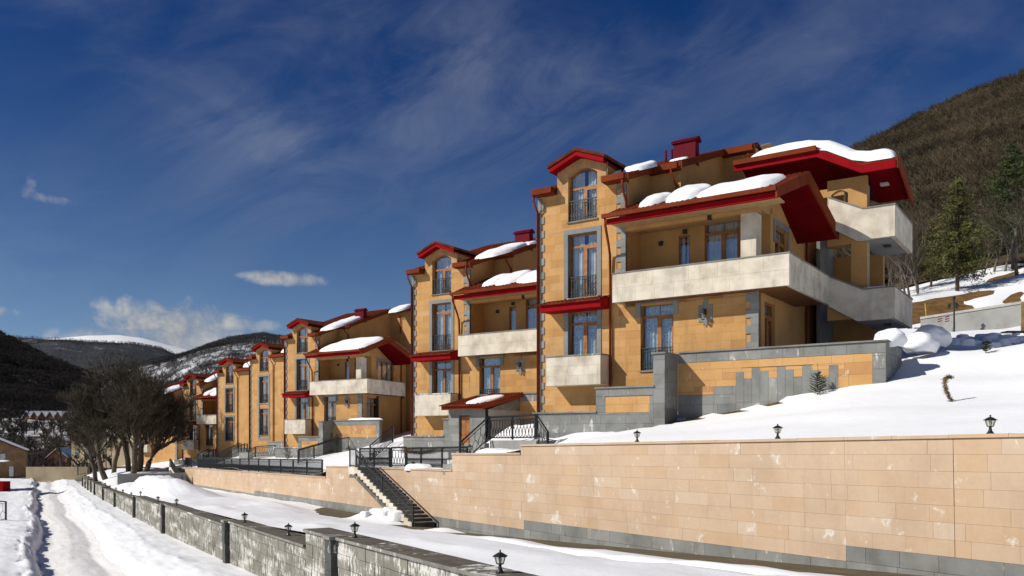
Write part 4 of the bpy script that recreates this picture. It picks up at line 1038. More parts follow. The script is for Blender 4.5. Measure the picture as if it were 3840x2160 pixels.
# ---- garden slope above the pink wall
def hl(key, s, d, z): return tuple(hw(HOUSES[key], s, d, z + (HOUSES[key]['o'].location.z - ZB)*0))
ctrl = []
for Y, z in ((4, .15), (8, .12), (12, .1), (15.6, .05), (20, -.05), (25, -.14), (29, -.24), (31.5, -.45), (33.5, -.60), (35.5, -.72), (37.5, -1.40), (42, -1.56), (46, -1.62), (50, -1.74), (53, -2.35), (60, -2.50), (70, -2.75), (80, -2.98), (90, -3.25), (105, -3.6), (125, -4.3), (150, -5)):
    for c in (.35, .9): ctrl.append((PX_(Y)+c*WN.x, Y+c*WN.y, z+(.05 if c > .5 and Y < 30 else 0)))
def hc(key, s, d, z):
    q = hw(HOUSES[key], s, d, 0); return (q.x, q.y, z)
for s, d, z in ((1.2, -2, .20), (3, -2, .2), (5, -2, .22), (6, -2, .38), (7, -2, .62), (7.1, -.8, .82), (8.12, -.8, .93), (9.9, -.8, 1.23), (11.76, -.8, 1.56), (12.63, -.8, 1.66), (14.15, -.8, 1.88), (14.7, -.8, 1.93), (14.9, .6, 2.2), (14.9, 2.0, 2.75), (12, 1, 2.55), (10.5, 2, 2.55), (16, 3.5, 3.35), (13, 8, 3.2), (5, 5, 2.4), (1, 6, 1.5), (-3, 2, .6), (5, 14, 4), (15, 12, 4.6)): ctrl.append(hc('one', s, d, z))
for key, dz_ in (('two', -.95), ('three', -1.9), ('four', -2.48), ('five', -3.13), ('six', -3.8)):
    for s, d, z in ((.5, -1.9, .15), (3, -2.1, .12), (6.5, -2.4, .3), (9, -1.2, .8), (3, 6, 1.8), (9, 7, 2.4), (4, 14, 3.8)):
        if key == 'two' and s > 6 and d < 0: continue
        ctrl.append(hc(key, s, d, z+dz_))
ctrl += [hc('two', 6.5, -4.6, -1.15), hc('two', 8.6, -4.2, -1.0), hc('two', 8.9, -1.5, -.4), (.2, 35.3, -.42), (-.9, 36.2, -.75), (1.6, 34.6, -.25)]
for u_, v_, Y in ((3840, 1500, 22.5), (3565, 1503, 23.6), (3700, 1420, 26.5), (3840, 1400, 28), (3500, 1385, 29.5), (3700, 1318, 33), (3840, 1318, 35.5), (3560, 1288, 36.5), (3840, 1270, 44), (3600, 1268, 46), (3578, 1262, 55), (3440, 1240, 52), (3840, 1215, 55), (3700, 1225, 55),
                 (3430, 1180, 62), (3640, 1168, 62), (3840, 1130, 62), (3440, 1110, 68), (3590, 1092, 70), (3840, 1030, 72), (3300, 1130, 68), (3900, 960, 85), (3440, 1040, 85), (3200, 1150, 75),
                 (1118, 1740, 64), (1263, 1697, 69), (1328, 1684, 71), (1388, 1736, 50.5), (1473, 1664, 54), (932, 1730, 80), (1032, 1712, 81), (834, 1731, 89), (905, 1702, 92.3), (742, 1736, 100), (800, 1719, 105), (1300, 1722, 54)):
    q = px(u_, v_, Y); ctrl.append((q.x, q.y, q.z))
for s, d, z in ((20, 2, 3.4), (24, 4, 4.4), (30, 8, 6)): ctrl.append(hc('one', s, d, z))
UP = RBF(ctrl)
bare = [(*hc('one', 7.6, -1.35, 0)[:2], 1.0, .42, -ANG), (*hc('one', 9.6, -1.0, 0)[:2], 1.6, .22, -ANG), (*hc('one', 6.2, -2.15, 0)[:2], 1.2, .2, -ANG)]
for u_, v_, Y, rx, ry, an in ((3530, 1135, 64, 2.2, 2.6, .5), (3470, 1150, 63.5, 1.8, 1.6, .2), (3600, 1110, 67, 3.0, 1.2, .4), (3640, 1105, 67, 1.8, 1.0, .4), (3760, 1030, 74, 2.5, .9, .5), (3840, 1000, 78, 3, 1.2, .5), (3800, 1095, 63.5, 2.2, .5, .9), (3450, 1170, 61, 3, .8, .4)):
    q = px(u_, v_, Y); bare.append((q.x, q.y, rx, ry, an))
YS = [3 + 1.2*i for i in range(22)] + [29.4 + .42*i for i in range(52)] + [51.5 + 1.1*i for i in range(92)]
CS = [.32 + .38*i for i in range(34)] + [13.2 + .75*i for i in range(46)] + [48 + 2*i for i in range(16)]
UPZ = {}
def up_pt(i, j):
    Y, c = YS[int(round(i*(len(YS)-1)))], CS[int(round(j*(len(CS)-1)))]
    x, y = PX_(Y)+c*WN.x, Y+c*WN.y; k = (round(x, 3), round(y, 3))
    if k not in UPZ: UPZ[k] = UP(x, y)
    return x, y, UPZ[k], c
def garden_base(i, j):
    x, y, z, c = up_pt(i, j); return x, y, z-.16
def garden_snow(i, j):
    x, y, z, c = up_pt(i, j)
    rough = min(1, c/3)
    al = (x-PX_(0))*WDIR.x + y*WDIR.y
    z += (.12*fbm(x, y, .16, 4, 3.1) + .03*fbm(x, y, .7, 3, 9.2) + .06*fbm(al*.25, c, .55, 4, 6.1))*rough
    for (cx, cy, rx, ry, an) in bare:
        if abs(x-cx) < 7 and abs(y-cy) < 7: z -= .42*min(1, 1.7*bump(x, y, cx, cy, rx, ry, an))*(.8+.5*fbm(x, y, .8, 3, 1.7))
    return x, y, z
grid_mesh('garden_ground', 'earth', len(YS), len(CS), garden_base)
grid_mesh('snow_slope', 'snow', len(YS), len(CS), garden_snow)
# grass showing at the foot of the garden wall
gv = MB(lambda s, d, z: (s, d, z))
gt = random.Random(5); gb = MB()
for i in range(900):
    s, d = gt.uniform(6.9, 9.4), gt.uniform(-1.75, -.9)
    if s > 8.3 and d < -1.2: continue
    q = hw(HOUSES['one'], s, d, 0); z = UP(q.x, q.y)-.17; a = gt.uniform(0, 6.3); h = gt.uniform(.04, .10)
    gb.quad((q.x-.012*math.cos(a), q.y-.012*math.sin(a), z), (q.x+.012*math.cos(a), q.y+.012*math.sin(a), z), (q.x+gt.uniform(-.05, .05), q.y+gt.uniform(-.05, .05), z+h))
tag(gb.build('grass', 'dead_grass', kind='stuff'), 'dry green grass showing at the foot of the grey pillar', 'grass')

# ---- terrace between the two walls
tp = tab([(4, -1.9), (10, -2.25), (16.5, -2.66), (34.75, -3.80), (50.7, -4.08), (81.8, -4.92), (88, -5.0), (95, -4.35), (104, -4.0), (126, -4.8)])
tl = tab([(4, -2.0), (13.66, -2.17), (22, -2.55), (30, -3.0), (45, -3.55), (58, -4.05), (72, -4.7), (85, -5.0), (98, -5.05), (110, -5.2), (126, -5.6)])
TY = [4 + .55*i for i in range(80)] + [48 + 1.0*i for i in range(78)]
def terr(i, j):
    Y = TY[int(round(i*(len(TY)-1)))]; a = j
    x0, x1 = LX(Y)+.66, PX_(Y)-.0 if Y < 93 else PX_(Y)+1.0
    x = lerp(x0, x1, a); z = lerp(tl(Y), tp(Y), a) + .5*math.sin(math.pi*a)*max(0, min(1, (Y-88)/12))
    return x, Y, z, a, (1-a)*(x1-x0)
def terr_base(i, j):
    x, y, z, a, w_ = terr(i, j); return x, y, z-.10
heap = [(-5.5, 38.7, 1.25, 1.0, .0, .85), (-6.6, 39.6, 1.0, .8, 0, .45), (-2.6, 34.2, 2.0, .8, -1.05, .30), (-27.4, 66, 7.0, 3.6, 2.1, 1.2), (-24, 60.5, 3.5, 2.2, 2.1, .7), (-21.5, 57, 4, 2, 2.1, .4), (-13, 47, 4, 1.4, 2.1, .3), (-31, 72, 5, 3, 2.1, .9), (-36.5, 83, 5, 2.5, 2.1, .5), (-17.5, 51.8, 2.5, 1.4, 2.1, .28)]
tb = [(-2.2, 30.6, 2.3, .75, 2.15, 1.2), (-1.0, 31.4, 1.8, .5, 2.15, 1.0), (-14.6, 43.2, 1.2, .25, 2.1, .45), (1.7, 17.5, 4.5, .22, 2.1, .75)]
def terr_snow(i, j):
    x, y, z, a, w_ = terr(i, j)
    th = .10 + .09*fbm(x, y, .22, 4, 5.5) + .05*fbm(x, y, .8, 3, 2.2)
    edge = 1.75 + .5*fbm(x, y, .12, 3, 8.8) - .8*max(0, min(1, (y-36)/10))
    if y < 92:
        k = max(0, min(1, (w_-edge+.9)/5.0)); k = k**1.3; kk = max(0, min(1, (y-44)/10)); k = lerp(k, max(k, .6), kk)
        th = lerp(-.24, th, k)
    for (cx, cy, rx, ry, an, h) in heap:
        if abs(x-cx) < 16 and abs(y-cy) < 16: th += h*bump(x, y, cx, cy, rx, ry, an)*(1+(.35 if rx < 2 else .12)*fbm(x, y, .9, 4, 4.4))
    for (cx, cy, rx, ry, an, h) in tb:
        if abs(x-cx) < 8 and abs(y-cy) < 8: th -= .42*h*min(1, 1.5*bump(x, y, cx, cy, rx, ry, an))
    lowedge = min(1, a*9); return x, y, z + th*lowedge - .03*(1-lowedge)
grid_mesh('terrace_paving', 'asphalt', len(TY), 40, terr_base)
grid_mesh('terrace_snow', 'snow', len(TY), 70, terr_snow)

# ---- road below the boundary wall, with ploughed banks
zr = tab([(6, -3.75), (13, -3.95), (26.9, -4.38), (32, -4.62), (47.2, -5.27), (58.4, -5.58), (90, -6.5), (124, -7.1), (175, -7.9)])
RYS = [6 + .38*i for i in range(130)] + [55.6 + .9*i for i in range(132)]
RB = [-.1 + .09*i for i in range(110)] + [9.9 + .35*i for i in range(22)] + [18 + 1.6*i for i in range(50)]
def road(i, j):
    Y = RYS[int(round(i*(len(RYS)-1)))]; b_ = RB[int(round(j*(len(RB)-1)))]
    bend = max(0, Y-118)**1.5*.055; x = LX(Y) - b_ - bend*0; z = zr(Y); wig = .35*math.sin(Y*.21)+.5*fbm(Y, 3, .11, 3, 1.0)
    q = b_ - wig*.5
    prof_ = float(np.interp(q, [0, .6, 1.8, 3.0, 3.7, 4.2, 4.7, 5.2, 5.7, 6.2, 6.75, 6.95, 7.3, 8.2, 10, 20, 60], [.02, .06, .10, -.12, -.38, -.50, -.42, -.37, -.42, -.50, -.46, -.10, .16, .20, .14, .22, .5]))
    n1 = fbm(x, Y, .35, 5, 2.5); n2 = fbm(x, Y, 1.4, 4, 7.5)
    intrack = 1 if 3.6 < q < 6.85 else 0
    prof_ += (.03*n2 + .03*n1) if intrack else (.10*n1+.05*n2)*min(1, b_/1.0)
    if 6.6 < q < 7.6: prof_ += .16*n2 + .1*n1
    if 1.6 < q < 3.4: prof_ += .06*abs(n2)
    return x, Y, z+prof_
grid_mesh('road_snow', 'snow', len(RYS), len(RB), road)
def road_track(i, j):
    Y = RYS[int(round(i*(len(RYS)-1)))]; wig = .35*math.sin(Y*.21)+.5*fbm(Y, 3, .11, 3, 1.0)
    b_ = lerp(3.75, 6.62, j)+wig*.5; x = LX(Y)-b_; q = b_-wig*.5
    z = zr(Y) + float(np.interp(q, [3.7, 4.2, 4.7, 5.2, 5.7, 6.2, 6.75], [-.38, -.50, -.42, -.37, -.42, -.50, -.46])) + .03*fbm(x, Y, 1.4, 4, 7.5) + .03*fbm(x, Y, .35, 5, 2.5) + .012 + .018*fbm(b_*3, Y*.35, 1.6, 4, 4.2)
    return x, Y, z
grid_mesh('road', 'snow_road', len(RYS), 26, road_track)
# valley floor and the near side behind the camera
def valley(i, j):
    y = lerp(150, 760, i**1.5); x = lerp(-1.05, .4, j)*y
    return x, y, -8.4 + 17.5*min(1.5, max(0, (y-235)/190))**1.25 + 1.6*fbm(x, y, .02, 4, 3)
grid_mesh('valley_snow', 'slope_mixed', 60, 70, valley)
def near_ground(i, j):
    y = lerp(-60, 6.2, i); x = lerp(-80, 60, j); return x, y, -3.9 - .3*(1-i) if x < LX(6) else -3.0
grid_mesh('ground', 'snow', 12, 24, near_ground)
def right_ground(i, j):
    y = lerp(-60, 70, i); x = lerp(18.43-.5823*3.2, 120, j) ; return x, y, -1.2 - .2*j + 0.0*i
grid_mesh('ground', 'snow', 6, 10, lambda i, j: (lerp(60, 200, j), lerp(-60, 60, i), -2+6*j))

# ================================================================ snow lying on roofs and copings
def snow_blob(label, P, e1, e2, h, seed, n=34, rings=9, power=2.6, rough=.10, name='roof_snow', cat='snow', group='snow lying on the roofs', skirt=.03, m='snow'):
    """cushion of snow: P centre, e1/e2 half axes lying in the surface"""
    P, e1, e2 = Vector(P), Vector(e1), Vector(e2); b = MB(); up = Vector((0, 0, 1))
    for k in range(rings+1):
        r = (k/rings)**.75
        for j in range(n):
            a = 2*math.pi*j/n; c_, s_ = math.cos(a), math.sin(a)
            sup = (abs(c_)**power+abs(s_)**power)**(-1/power)
            w_ = 1 + rough*mnoise.fractal(Vector((c_*1.3+seed, s_*1.3, seed)), 1, 2, 3)
            q = e1*(c_*sup*r*w_) + e2*(s_*sup*r*w_)
            t_ = h*.66*max(0, 1-r**4.6)**.55 * (1+.28*mnoise.fractal(Vector((q.x*.9+seed, q.y*.9, seed)), 1, 2, 3))
            b.v.append(tuple(q + up*(t_ - skirt*(k == rings))))
        if k:
            for j in range(n): jj = (j+1) % n; o0 = (k-1)*n; o1 = k*n; b.f.append((o0+j, o1+j, o1+jj, o0+jj))
    b.f.append(tuple(range(n)))
    o = b.build(name, m, None, smooth=True); o.location = P; return tag(o, label, cat, group)
def on_roofA(key, s0, s1, d0, d1, h, label, seed, **k):
    d1 = min(d1, 1.75); H = HOUSES[key]; g = lambda d: 8.98 + (10.25-8.98)*(d+1.25)/3.05
    rel = lambda s, d: hw(H, s, d, g(d)+.05)
    c = rel((s0+s1)/2, (d0+d1)/2); snow_blob(label, c, (rel(s1, (d0+d1)/2)-rel(s0, (d0+d1)/2))/2, (rel((s0+s1)/2, d1)-rel((s0+s1)/2, d0))/2, h, seed, **k)
def on_roofM(key, s0, s1, d0, d1, h, label, seed, **k):
    H = HOUSES[key]; rel = lambda s, d: hw(H, s, d, ROOF(d)+.05)
    c = rel((s0+s1)/2, (d0+d1)/2); snow_blob(label, c, (rel(s1, (d0+d1)/2)-rel(s0, (d0+d1)/2))/2, (rel((s0+s1)/2, d1)-rel((s0+s1)/2, d0))/2, h, seed, **k)
on_roofA('one', 5.05, 6.15, -.75, 1.35, .42, 'small snow hump at the left end of the large loggia roof', 1.1)
on_roofA('one', 6.1, 7.75, -.85, 2.2, .46, 'middle snow hump on the large loggia roof', 2.2)
on_roofA('one', 7.55, 10.75, -1.1, 2.9, .40, 'long snow slab over the gable end of the large loggia roof', 3.3, power=3.2, rough=.05)
def verge_snow(key, label, sC, skew, seed):
    H = HOUSES[key]; f = lambda d: sC+1.0+(skew or .097)*(d+1.25); z = lambda d: 10.25-1.55*(d-1.8)/3.25
    a, b_ = hw(H, f(2.0)-.6, 2.0, z(2.0)+.05), hw(H, f(4.8)-.6, 4.8, z(4.8)+.05)
    snow_blob(label, (a+b_)/2, (b_-a)/2, Vector((RX, RY, 0))*.62, .30, seed, power=4, rough=.03)
verge_snow('one', 'strip of snow along the rear slope of the large gable', 9.92, 0.0, 4.4)
on_roofM('one', 3.75, 4.95, .4, 2.3, .42, 'snow lump on the roof beside the largest house dormer', 5.5)
on_roofM('one', 3.35, 3.7, .5, 1.0, .25, 'tiny snow ball behind the largest dormer', 5.6)
on_roofM('one', 4.7, 5.6, 3.3, 3.8, .14, 'thin snow patch in front of the maroon chimney', 6.6)
r1 = lambda s, d, z: hw(H1, s, d, z)
def stair_roof_snow():
    """one blanket that bridges the gutter, the rake and the landing of the stair roof"""
    ss = np.linspace(8.15, 13.98, 60); dd = np.linspace(3.93, 6.9, 26); b = MB()
    zs = tab([(7.5, 11.90), (10.6, 11.90), (11.4, 11.70), (12.4, 11.13), (13.0, 10.96), (14.1, 10.94)])
    ridge = lambda d: .20*(d-3.95)/.55 if d < 4.5 else .20-.92*(d-4.5)/2.85
    P0 = hw(H1, 11, 5, 11)
    for s_ in ss:
        for d in dd:
            e = min((s_-8.15)/.9, (13.98-s_)/.55, 1); f_ = min((d-3.93)/.35, (6.9-d)/.6, 1)
            h = .37*max(0, 1-(1-max(0, e))**2.2)**.6*max(0, 1-(1-max(0, f_))**2.4)**.55*(1+.18*fbm(s_, d, .7, 3, 3.3))
            b.v.append(tuple(hw(H1, s_, d, zs(s_)+ridge(d)+h-.02)-P0))
    n = len(dd)
    for i in range(len(ss)-1):
        for j in range(n-1): a_ = i*n+j; b.f.append((a_, a_+n, a_+n+1, a_+1))
    o = b.build('roof_snow', 'snow', None, smooth=True); o.location = P0; tag(o, 'thick snow blanket draped over the stair roof', 'snow', 'snow lying on the roofs')
stair_roof_snow()
snow_blob('little snow on the stair landing parapet', r1(13.0, 4.9, 6.04), Vector((RX, RY, 0))*.55, Vector((DX, DY, 0))*.22, .10, 8.8)
on_roofA('two', 5.3, 6.6, -.6, 1.5, .40, 'left snow hump on the loggia roof beside the porch', 9.1)
on_roofA('two', 6.3, 7.9, -.8, 1.9, .42, 'middle snow hump on the loggia roof beside the porch', 9.3)
on_roofA('two', 7.6, 10.7, -1.0, 2.8, .42, 'long snow slab on the loggia roof that ends behind the largest house', 9.7)
on_roofM('two', 3.9, 5.9, .4, 4.4, .40, 'long snow slab beside the second dormer', 10.1, power=3)
on_roofM('two', 5.3, 6.1, 3.6, 6.2, .30, 'snow tail in front of the second chimney', 10.4)
sk = HOUSES['three']
def skew_snow(label, s0, s1, d0, d1, h, seed):
    g = lambda d: 8.98 + (10.25-8.98)*(d+1.25)/3.05; kk = .097
    rel = lambda s, d: hw(sk, s + (kk*(d+1.25) if s > 7 else 0), d, g(d)+.05)
    dm = (d0+d1)/2; c = (rel(s0, dm)+rel(s1, dm))/2
    snow_blob(label, c, (rel(s1, dm)-rel(s0, dm))/2, (rel(8.5, d1)-rel(8.5, d0))/2, h, seed, power=4.5, rough=.04)
skew_snow('wide snow blanket over the skewed gable roof', 5.1, 10.55, -1.15, 1.85, .42, 11.1)
verge_snow('three', 'strip of snow down the rear slope of the wide gable', 9.5, .097, 11.7)
on_roofM('three', 3.7, 5.6, .3, 5.0, .46, 'snow slab behind the dormer of the wide-gabled house', 12.1, power=3)
on_roofM('three', 7.0, 8.6, 5.5, 8.0, .40, 'snow patch high on the wide-gabled house', 12.6)
on_roofM('four', 3.6, 9.3, .2, 4.2, .70, 'thick snow on the flat-fronted house roof', 13.1, power=4)
on_roofM('five', 3.6, 7.6, .2, 4.2, .75, 'thick snow on the narrow house roof', 13.9, power=4)
on_roofM('six', 3.7, 5.6, .2, 5.0, .60, 'snow beside the dormer of the house with the red canopy', 14.4, power=3)
on_roofA('six', 5.0, 6.6, -.8, 1.8, .50, 'left snow hump on the loggia roof near the trees', 14.8)
on_roofA('six', 6.3, 9.0, -1.0, 2.2, .45, 'right snow hump on the loggia roof near the trees', 15.2)
on_roofM('seven', 3.7, 6.5, .2, 4.5, .60, 'snow on the roof half hidden by the bare trees', 15.7)
q = lambda s, d, z: hw(H2, s, d, z+.95)
snow_blob('snow lying on the red porch roof', q(7.65, -3.0, 1.95), (q(8.35, -3, 0)-q(6.95, -3, 0))/2, (q(7, -1.6, 2.2)-q(7, -4.3, 1.66))/2, .20, 16.2, rough=.06)
# heaps at the end of the garden wall and by the path
SH = 'snow heaps beside the garden wall'
def snow_ball(label, P, rx, ry, rz, seed, group):
    b = MB(); n = 26; m_ = 16; P = Vector(P)
    for k in range(m_+1):
        th = math.pi*.72*k/m_
        for j in range(n):
            a = 2*math.pi*j/n; d = Vector((math.cos(a)*math.sin(th), math.sin(a)*math.sin(th), math.cos(th))); r = 1+.20*mnoise.fractal(d*1.1+Vector((seed, 0, 0)), 1, 2, 3)+.05*mnoise.fractal(d*4+Vector((seed, 3, 0)), 1, 2, 4)
            b.v.append((d.x*rx*r, d.y*ry*r, d.z*rz*r))
        if k:
            for j in range(n): jj = (j+1) % n; b.f.append(((k-1)*n+j, k*n+j, k*n+jj, (k-1)*n+jj))
    o = b.build('snow_heap', 'snow', None, smooth=True); o.location = P; return tag(o, label, 'snow', group)
for lab, (u_, v_, Y), rx, ry, h, sd in (('rounded snow cap on the end of the garden wall', (3338, 1278, 29.9), .52, .5, .40, 20.1), ('low rounded snow-covered shrub beside the garden wall end', (3450, 1296, 31.5), .62, .6, .45, 20.7),
                                        ('tall shaded snow-covered shrub behind the wall end', (3492, 1270, 34.0), .66, .7, .56, 21.3)):
    snow_ball(lab, px(u_, v_, Y), rx, ry, h, sd, SH)
rs = random.Random(77)
for i in range(26):
    u_ = rs.uniform(3590, 3840); v_ = 1275 + rs.uniform(-12, 22) + (u_-3590)*.10
    Y = rs.uniform(36, 42); P = px(u_, v_, Y); P.z = UP(P.x, P.y)+.02
    r = rs.uniform(.12, .42); snow_blob('broken snow clod in the ploughed ridge above the slope', P, (r, 0, 0), (0, r*.8, 0), r*rs.uniform(.6, 1.1), 30+i*1.7, n=14, rings=6, name='snow_clod', group='snow clods of the ploughed ridge', rough=.4, skirt=.15, m='snow_rough')
for i in range(9):
    P = Vector((-5.6+rs.uniform(-1.2, .8), 38.3+rs.uniform(-.9, .9), 0)); P.z = tp(P.y)+.35
    r = rs.uniform(.22, .5); snow_blob('lumpy snow clod piled at the foot of the wall stair', P, (r, 0, 0), (0, r*.8, 0), r*.9, 60+i*1.3, n=16, rings=7, name='snow_clod', group='snow clods by the wall stair', rough=.35, skirt=.2, m='snow_rough')
snow_blob('smooth snow heap around the lantern by the fence', Vector(wp(39.8, .55, -1.02)), (.75, -.5, 0), (.3, .45, 0), .42, 71, name='snow_heap', group='snow heaps on the wall top', rough=.1)
snow_blob('big smooth snow drift on the wall step before the porch railing', Vector(wp(33.6, .9, -.42)), Vector((-.5823, 1, 0)).normalized()*1.9, WN*.75, .5, 72, name='snow_heap', group='snow heaps on the wall top', rough=.1)
snow_blob('snow drift on the terrace wall of the wide-gabled house', hw(sk, 10.4, -.45, 3.32), Vector((RX, RY, 0))*1.9, Vector((DX, DY, 0))*.34, .26, 73, name='snow_heap', group='snow heaps on the wall top', rough=.15)
# ================================================================ trees
def rand_perp(d, rng):
    a = d.cross(Vector((rng.uniform(-1, 1), rng.uniform(-1, 1), rng.uniform(-1, 1))))
    return a.normalized() if a.length > 1e-4 else Vector((1, 0, 0))
def grow(tr, tw, p, d, L, r, lvl, rng, kids, spread, up=.25, maxlvl=4, rmin=.0):
    n = 4 if lvl < 2 else (3 if lvl < maxlvl else 2); pts = [p.copy()]; q = p.copy(); dd = d.copy()
    for i in range(n):
        dd = (dd + rand_perp(dd, rng)*.16*(1+.3*lvl) + Vector((0, 0, up*.10))).normalized(); q = q + dd*(L/n); pts.append(q.copy())
    if lvl >= 2: r = max(r, rmin)
    (tr if lvl < 2 else tw).tube(pts, r, 7 if lvl == 0 else (5 if lvl == 1 else 3), r1=r*(.62 if lvl == 0 else .35), caps=False)
    if lvl >= maxlvl: return
    k = kids[lvl]
    for i in range(k):
        f = rng.uniform(.32 if lvl else .30, 1.0); j = min(n-1, int(f*n)); bp = pts[j].lerp(pts[j+1], f*n-j)
        ang = rng.uniform(.45, 1.0)*spread[lvl]; nd = (dd*math.cos(ang) + rand_perp(dd, rng)*math.sin(ang)); nd.z += up*.5; nd.normalize()
        grow(tr, tw, bp, nd, L*rng.uniform(.52, .78)*(1.15-.4*f if lvl else 1), r*(.50 if lvl else .48)*(1.1-.45*f), lvl+1, rng, kids, spread, up, maxlvl, rmin)
def bare_tree(label, loc, height, seed, kids=(7, 6, 6, 5), spread=(.75, .8, .9, 1.0), group=None, r=.2, lean=(0, 0), m=('bark', 'twig'), up=.3, rmin=.0):
    rng = random.Random(seed); tr, tw = MB(), MB()
    grow(tr, tw, Vector((0, 0, -.2)), Vector((lean[0], lean[1], 1)).normalized(), height*.45, r, 0, rng, kids, spread, up, 4, rmin)
    o = thing('bare_tree', label, 'tree', loc, group=group)
    tr.build('trunk', m[0], o, smooth=True); tw.build('crown', m[1], o); return o
TG = 'bare trees in front of the far houses'
def terr_z(x, Y):
    a = (x-LX(Y)-.66)/max(.1, PX_(Y)+1-LX(Y)-.66); a = max(0, min(1, a))
    return lerp(tl(Y), tp(Y), a) + .5*math.sin(math.pi*a)*max(0, min(1, (Y-88)/12)) + .1
TREES = [(372, 103, 12.5, 7, .28, (-.18, .1), 'smaller bare tree at the left edge of the clump'), (412, 99, 14.5, 1, .34, (-.30, .1), 'bare tree with a long limb leaning out to the left'), (440, 108, 16.5, 2, .30, (-.05, 0), 'bare tree with slim trunk behind the leaning one'), (497, 104, 17.5, 3, .34, (-.05, -.05), 'tall bare tree in the middle of the clump'),
         (512, 96, 16.0, 4, .36, (.04, -.1), 'bare tree with forked trunk at the front of the clump'), (536, 101, 15.5, 5, .36, (.03, 0), 'thick bare tree right of the forked trunk'), (560, 100, 13.5, 6, .32, (.14, .05), 'bare tree spreading its branches over the nearest house')]
for u_, Y, h, sd, r, ln_, lab in TREES:
    x = (u_-14-CX)/F_PX*Y; bare_tree(lab, (x, Y, terr_z(x, Y)-.1), h*.9, sd*13, group=TG, r=r, lean=ln_, kids=(13, 9, 8, 6), up=.55, spread=(.62, .75, .85, .95), rmin=.022)
b1 = bare_tree('slim bare tree beside the far cottage wall', (px(232, 1780, 165).x, 165, -7.6), 13, 91, kids=(7, 5, 5, 4), group=TG, r=.3)
for u_, Y, h, sd, lab in ((105, 230, 9, 92, 'small dark bare tree on the far snow field'), (62, 260, 11, 93, 'thin bare tree beyond the brown cottage'), (170, 250, 8, 94, 'low bushy bare tree on the far snow field')):
    bare_tree(lab, (px(u_, 0, Y).x, Y, -7.7), h, sd, kids=(5, 5, 4, 3), group='bare trees on the far field', r=.22, m=('bark', 'bark'))
# wood behind the stair tower: trunks one can tell apart
protos = [bare_tree('slender bare tree in the snowy wood behind the stair tower', (0, 0, 0), 6.5, 200+i, kids=(8, 5, 4, 3), spread=(.6, .8, .9, 1), group='bare trees of the wood on the slope', r=.09, m=('twig_grey', 'twig'), up=.4) for i in range(4)]
rt_ = random.Random(41); spots = []
for i in range(46):
    u_ = rt_.uniform(3235, 3480) if i < 30 else rt_.uniform(3640, 3850); Y = rt_.uniform(66, 92); x = (u_-CX)/F_PX*Y
    spots.append((x, Y))
for i, (x, Y) in enumerate(spots):
    o = protos[i] if i < 4 else copy_tree(protos[i % 4])
    o.location = (x, Y, UP(x, Y)-.1); o.rotation_euler = (0, 0, rt_.uniform(0, 6.3)); s = rt_.uniform(.75, 1.35); o.scale = (s, s, s*rt_.uniform(.9, 1.2))
def needle_tree(label, loc, height, radius, seed, m='needles', group=None, dens=1.0, name='pine_tree', bare_low=.12, spray=.16, droop=-.1):
    rng = random.Random(seed); o = thing(name, label, 'tree', loc, group=group)
    t0 = MB().tube([(0, 0, -.2), (.02*height*.1, 0, height*.5), (0, 0, height)], max(.02, height*.018), 6, r1=.008); cr = MB(); lim = MB()
    n = int(height*9*dens)
    for i in range(n):
        f = bare_low + (1-bare_low)*(i+rng.random())/n; z = f*height
        prof_ = (1-f)**.75*(.55+.45*min(1, (f-bare_low)*5+.2)) * rng.uniform(.55, 1.15); L = radius*prof_+.04*radius
        a = rng.uniform(0, 6.283); d = Vector((math.cos(a), math.sin(a), rng.uniform(-.05, .35)+droop)).normalized(); p0 = Vector((0, 0, z))
        lim.tube([p0, p0+d*L*.6, p0+d*L+Vector((0, 0, .08*L))], max(.006, height*.0035), 3, r1=.004, caps=False)
        k = max(3, int(L/spray*5.5))
        for j in range(k):
            q = p0+d*(L*(.22+.80*(j+rng.random())/k)) + Vector((rng.gauss(0, .13*L), rng.gauss(0, .13*L), rng.gauss(.02*L, .07*L)))
            for _ in range(3):
                e = Vector((rng.uniform(-1, 1), rng.uniform(-1, 1), rng.uniform(-.2, 1))).normalized()*spray*rng.uniform(.6, 1.2); w_ = rand_perp(e, rng)*spray*.16
                cr.quad(q-w_, q+w_, q+e)
    t0.build('trunk', 'bark', o, smooth=True); lim.build('limbs', 'bark', o); cr.build('crown', m, o); return o
def at(u_, Y): x = (u_-CX)/F_PX*Y; return (x, Y, UP(x, Y)-.05)
needle_tree('tall golden green pine standing alone on the snowy slope', at(3590, 70), 9.3, 3.1, 5, 'needles_gold', 'pines on the slope', 2.0, spray=.26)
needle_tree('broad dark pine at the edge of the wood behind the lone pine', at(3800, 78), 11.5, 4.2, 6, 'needles', 'pines on the slope', 1.7, spray=.28)
needle_tree('smaller pine between the stair tower wood and the lone pine', at(3492, 76), 6.0, 2.0, 8, 'needles_gold', 'pines on the slope', 1.3, spray=.24)
bare_tree('leafless tree with pale bark in front of the broad dark pine', at(3815, 72), 9.5, 301, kids=(8, 6, 5, 4), group='bare trees of the wood on the slope', r=.16, m=('twig_grey', 'twig'))
